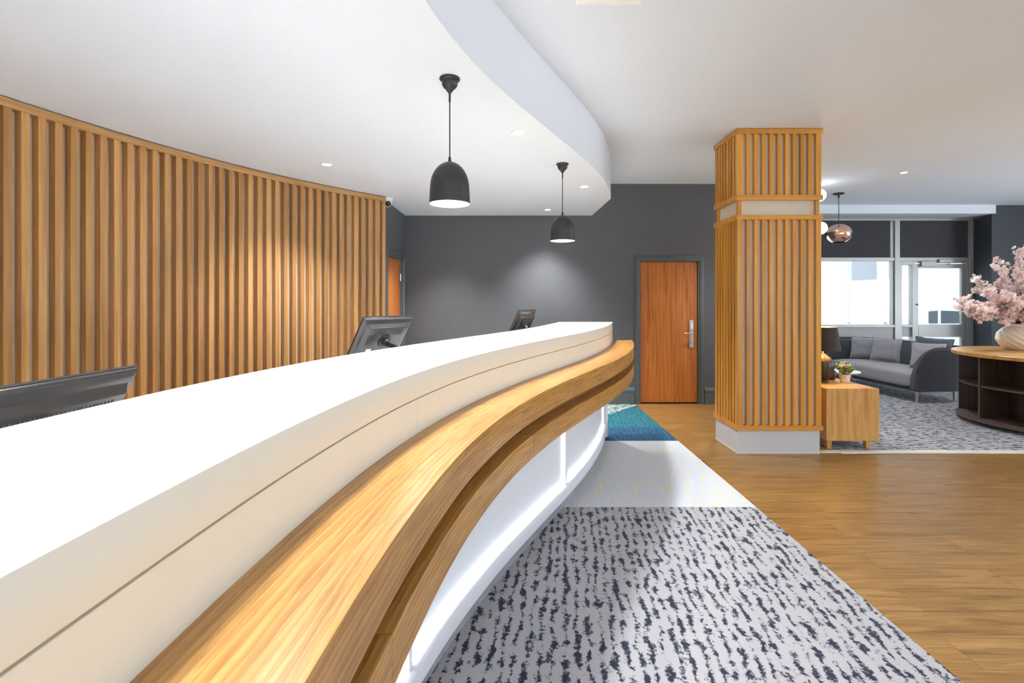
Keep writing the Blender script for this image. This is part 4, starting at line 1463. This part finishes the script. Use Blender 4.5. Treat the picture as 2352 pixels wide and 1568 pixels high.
# --- oak cube side table with lamp and plant
sx0, sx1, sy0, sy1 = 3.122, 3.648, 4.885, 5.52
st = thing('side_table', ((sx0 + sx1) / 2, (sy0 + sy1) / 2, 0), 0, 'light oak box side table on short tapered legs right of the column', 'side table')
w_, d_ = (sx1 - sx0) / 2, (sy1 - sy0) / 2
part('body', MB().box(-w_, w_, -d_, d_, 0.088, 0.608), M['side_oak'], st, bevel=0.003)
for ax in (-1, 1):
    for ay in (-1, 1):
        x_, y_ = ax * (w_ - 0.055) - 0.028 * (ax > 0), ay * (d_ - 0.06)
        a, b = 0.026, 0.019
        vs = [(x_ + i * b, y_ + j * b, 0.0) for i, j in ((-1, -1), (1, -1), (1, 1), (-1, 1))] + [(x_ + i * a, y_ + j * a, 0.0875) for i, j in ((-1, -1), (1, -1), (1, 1), (-1, 1))]
        part('leg', MB().add(vs, [(3, 2, 1, 0), (4, 5, 6, 7), (0, 1, 5, 4), (1, 2, 6, 5), (2, 3, 7, 6), (3, 0, 4, 7)]), M['side_oak'], st)

LX, LY = 3.35, 5.31
tl_ = thing('table_lamp', (LX, LY, 0.6085), 0, 'table lamp with dark tapered shade and ribbed dark ceramic base', 'lamp')
bp = catmull([(0.050, 0.0), (0.056, 0.006), (0.052, 0.02), (0.072, 0.05), (0.096, 0.11), (0.108, 0.17), (0.100, 0.22), (0.074, 0.26), (0.042, 0.285), (0.030, 0.30)], 5)
part('base', MB().lathe([(0.0001, 0.0)] + list(bp) + [(0.0001, 0.302)], 96, cap0=False, cap1=False, rmod=lambda a, z: 1 + 0.045 * abs(math.sin(7 * a)) * min(1, max(0, (z - 0.02) / 0.05)) * min(1, max(0, (0.30 - z) / 0.04))), M['ceramic_dark'], tl_, smooth=1.2)
part('neck', MB().lathe([(0.014, 0.301), (0.014, 0.36), (0.022, 0.365), (0.022, 0.40)], 16), M['steel'], tl_, smooth=0.7)
part('shade', MB().lathe([(0.172, 0.340), (0.136, 0.590), (0.133, 0.590), (0.169, 0.340)], 56, cap0=False, cap1=False), M['shade_dark'], tl_, smooth=0.6)
part('shade_lining', MB().lathe([(0.1685, 0.341), (0.1325, 0.589)], 56, cap0=False, cap1=False), M['shade_gold'], tl_, smooth=0.9)
part('bulb', MB().lathe([(0.014, 0.40), (0.03, 0.44), (0.03, 0.465), (0.0001, 0.495)], 18, cap0=True, cap1=False), M['warm_bulb'], tl_, smooth=0.9)
pd = bpy.data.lights.new('lamp_light', 'POINT')
pd.energy = 9
pd.color = (1.0, 0.80, 0.38)
pd.shadow_soft_size = 0.05
po_ = bpy.data.objects.new('lamp_light', pd)
C.objects.link(po_)
po_.parent = tl_
po_.location = (0, 0, 0.52)

db = thing('dark_pot', (3.525, 5.445, 0.6085), 0, 'small dark rounded pot beside the lamp base on the side table', 'pot')
part('body', MB().lathe([(0.0001, 0.0), (0.035, 0.0), (0.052, 0.02), (0.064, 0.05), (0.060, 0.08), (0.044, 0.10), (0.040, 0.105), (0.036, 0.10), (0.036, 0.08)], 28, cap0=False, cap1=True), M['ceramic_dark'], db, smooth=0.9)

pp = thing('potted_plant', (3.56, 5.265, 0.6085), 0, 'bushy lime green plant in a small cream pot on the oak side table', 'plant')
part('pot', MB().lathe([(0.0001, 0.0), (0.040, 0.0), (0.043, 0.003), (0.047, 0.045), (0.049, 0.047), (0.056, 0.082), (0.058, 0.088), (0.055, 0.088), (0.050, 0.078)], 32, cap0=False, cap1=False), M['pot'], pp, smooth=0.5)
part('soil', MB().lathe([(0.0001, 0.076), (0.0505, 0.076)], 24, cap0=False, cap1=False), M['soil'], pp)
rl = random.Random(5)
groups = {'leaf': MB(), 'leaf_pale': MB(), 'leaf_dark': MB()}
stems = MB()
for k in range(46):
    a = rl.uniform(0, 2 * PI)
    sp_ = rl.random() ** 0.6 * 0.095
    hh = 0.10 + rl.uniform(0.03, 0.115) * (1.15 - sp_ * 4)
    e = Vector((math.cos(a) * sp_, math.sin(a) * sp_, hh))
    s0 = Vector((math.cos(a) * 0.02, math.sin(a) * 0.02, 0.076))
    stems.tube([s0, s0.lerp(e, 0.5) + Vector((0, 0, 0.02)), e], 0.0012, 4)
    kind_ = 'leaf_pale' if (e.z > 0.17 and rl.random() < 0.6) else ('leaf_dark' if rl.random() < 0.35 else 'leaf')
    for q in range(11):
        pos = s0.lerp(e, rl.uniform(0.35, 1.0)) + Vector((rl.gauss(0, 0.006), rl.gauss(0, 0.006), rl.gauss(0.006, 0.006)))
        dd = Vector((rl.uniform(-1, 1), rl.uniform(-1, 1), rl.uniform(-0.2, 1)))
        vs, fs = leaf_mesh(pos, dd, rl.uniform(0.014, 0.024), rl.uniform(0.005, 0.009))
        groups[kind_].add(vs, fs)
for k_, g_ in groups.items():
    tag(part('foliage', g_, M[k_], pp), kind='stuff')
tag(part('stems', stems, M['leaf_dark'], pp), kind='stuff')

# small round white table beyond the cube
ct_ = thing('coffee_table', (4.25, 6.30, 0), 0, 'small white topped round table on a brown cone foot behind the potted plant', 'table')
part('table_top', MB().lathe([(0.0001, 0.560), (0.17, 0.560), (0.18, 0.566), (0.18, 0.578), (0.175, 0.582), (0.0001, 0.582)], 56, cap0=False, cap1=False), M['bezel'], ct_, smooth=0.6)
part('cone_foot', MB().lathe([(0.19, 0.0), (0.19, 0.012), (0.11, 0.45), (0.075, 0.5595)], 40), M['wenge_edge'], ct_, smooth=0.5)

# ================================================================== outside the lounge windows
g_ = struct('ground_outside', MB().box(-2, 40, YW + 0.11, 40, -0.20, -0.05), M['pave'])
tag(link('building_facade', MB().box(-2, 40, 24, 24.4, -0.05, 12).mesh('building_facade'), M['render_white']), 'bright white building front across the street outside', 'building')
pil = thing('exterior_pillar', (7.40, 10.6, -0.05), 0, 'pale blue grey square pillar outside the large window', 'pillar')
part('shaft', MB().box(-0.27, 0.27, -0.27, 0.27, 0.12, 4.6), M['render_blue'], pil, bevel=0.01)
part('plinth', MB().box(-0.30, 0.30, -0.30, 0.30, 0.0, 0.12), M['render_blue'], pil, bevel=0.01)
rl_ = thing('guard_rail', (5.9, 10.0, -0.05), 0, 'low white pipe guard rail outside the large window', 'railing')
for zz in (0.96, 1.075):
    part('rail', MB().tube([(-2.6, 0, zz), (1.7, 0, zz)], 0.022, 10), M['bezel'], rl_, smooth=0.8)
for i in range(4):
    part('post', MB().tube([(-2.5 + i * 1.38, 0, 0), (-2.5 + i * 1.38, 0, 1.07)], 0.024, 10), M['bezel'], rl_, smooth=0.8)


def car(x0, y0, paint, label, H=1.44, L=4.3, W=1.75):
    """side-on car, nose towards -x; x0 = nose"""
    root = thing('parked_car', (x0, y0, -0.05), 0, label, 'car', 'cars parked outside')
    prof_lo = [(0.0, 0.45), (0.02, 0.62), (0.25, 0.80), (1.05, 0.93), (1.15, 0.95), (3.75, 0.98), (4.2, 0.95), (4.3, 0.78), (4.3, 0.38), (4.15, 0.26), (0.15, 0.24)]
    prof_lo = [(x * L / 4.3, z) for x, z in prof_lo]
    roof = [(1.02, 0.93), (1.35, 1.13), (1.72, 1.34), (2.05, H - 0.02), (2.6, H), (3.2, H - 0.03), (3.62, H - 0.12), (4.0, 0.97)]
    roof = [(x * L / 4.3, z) for x, z in roof]

    def loft(profile, w0, inset):
        mb_ = MB()
        n = len(profile)
        vs = []
        for (yy, k) in ((-w0 / 2, 1.0), (-w0 / 2 + 0.10, 0.0), (w0 / 2 - 0.10, 0.0), (w0 / 2, 1.0)):
            for (x, z) in profile:
                zz = z - k * inset * max(0, (z - 0.5))
                vs.append((x, yy, zz))
        fs = []
        for j in range(3):
            for i in range(n):
                i2 = (i + 1) % n
                fs.append((j * n + i, j * n + i2, (j + 1) * n + i2, (j + 1) * n + i))
        fs.append(tuple(range(n - 1, -1, -1)))
        fs.append(tuple(3 * n + i for i in range(n)))
        mb_.add(vs, fs)
        return mb_
    part('body', loft(prof_lo, W, 0.06), paint, root, smooth=0.5, bevel=0.02, bseg=2)
    part('cabin', loft(roof, W - 0.22, 0.07), paint, root, smooth=0.6, bevel=0.02, bseg=2)
    # side windows
    for sgn in (-1, 1):
        yy = sgn * ((W - 0.22) / 2 + 0.004)
        for poly in ([(1.30, 1.0), (2.02, H - 0.16), (2.42, H - 0.13), (2.42, 1.0)], [(2.50, 1.0), (2.50, H - 0.13), (3.10, H - 0.15), (3.52, H - 0.24), (3.70, 1.0)]):
            pl = [(x * L / 4.3, z) for x, z in poly]
            n = len(pl)
            vs = [(x, yy - 0.004, z) for x, z in pl] + [(x, yy + 0.004, z) for x, z in pl]
            part('side_window', MB().add(vs, [tuple(range(n)), tuple(range(2 * n - 1, n - 1, -1))] + [(i, (i + 1) % n, n + (i + 1) % n, n + i) for i in range(n)]), M['car_glass'], root)
    # windscreen
    vs = [(1.04, -0.68, 0.96), (1.04, 0.68, 0.96), (1.98, 0.58, H - 0.05), (1.98, -0.58, H - 0.05)]
    vs = [(x * L / 4.3 - 0.012, y_, z + 0.02) for x, y_, z in vs] + [(x * L / 4.3, y_, z + 0.01) for x, y_, z in vs]
    part('windscreen', MB().add(vs, [(0, 1, 2, 3), (7, 6, 5, 4), (0, 3, 7, 4), (1, 0, 4, 5), (2, 1, 5, 6), (3, 2, 6, 7)]), M['car_glass'], root)
    for wx in (0.82 * L / 4.3, 3.45 * L / 4.3):
        for sgn in (-1, 1):
            wh = part('wheel', MB().lathe([(0.10, -0.10), (0.30, -0.10), (0.32, -0.07), (0.32, 0.07), (0.30, 0.10), (0.10, 0.10)], 28), M['tyre'], root, smooth=0.5, loc=(wx, sgn * (W / 2 - 0.11), 0.32), rot=(PI / 2, 0, 0))
            part('hub', MB().lathe([(0.0001, -0.105), (0.20, -0.103), (0.20, 0.103), (0.0001, 0.105)], 20, cap0=False, cap1=False), M['steel'], wh, smooth=0.5)
    part('mirror', MB().lathe([(0.0001, -0.06), (0.06, -0.05), (0.07, 0.0), (0.05, 0.06), (0.0001, 0.07)], 14, cap0=False, cap1=False), paint, root, smooth=0.9, loc=(1.38, -W / 2 - 0.02, 1.06), rot=(0, PI / 2, 0))
    return root


car(9.6, 14.6, M['car_dark'], 'dark blue parked car seen through the window and the glazed door', H=1.34)
car(7.30, 12.0, M['car_silver'], 'silver parked car with dark side windows seen through the glazed door', H=1.42)
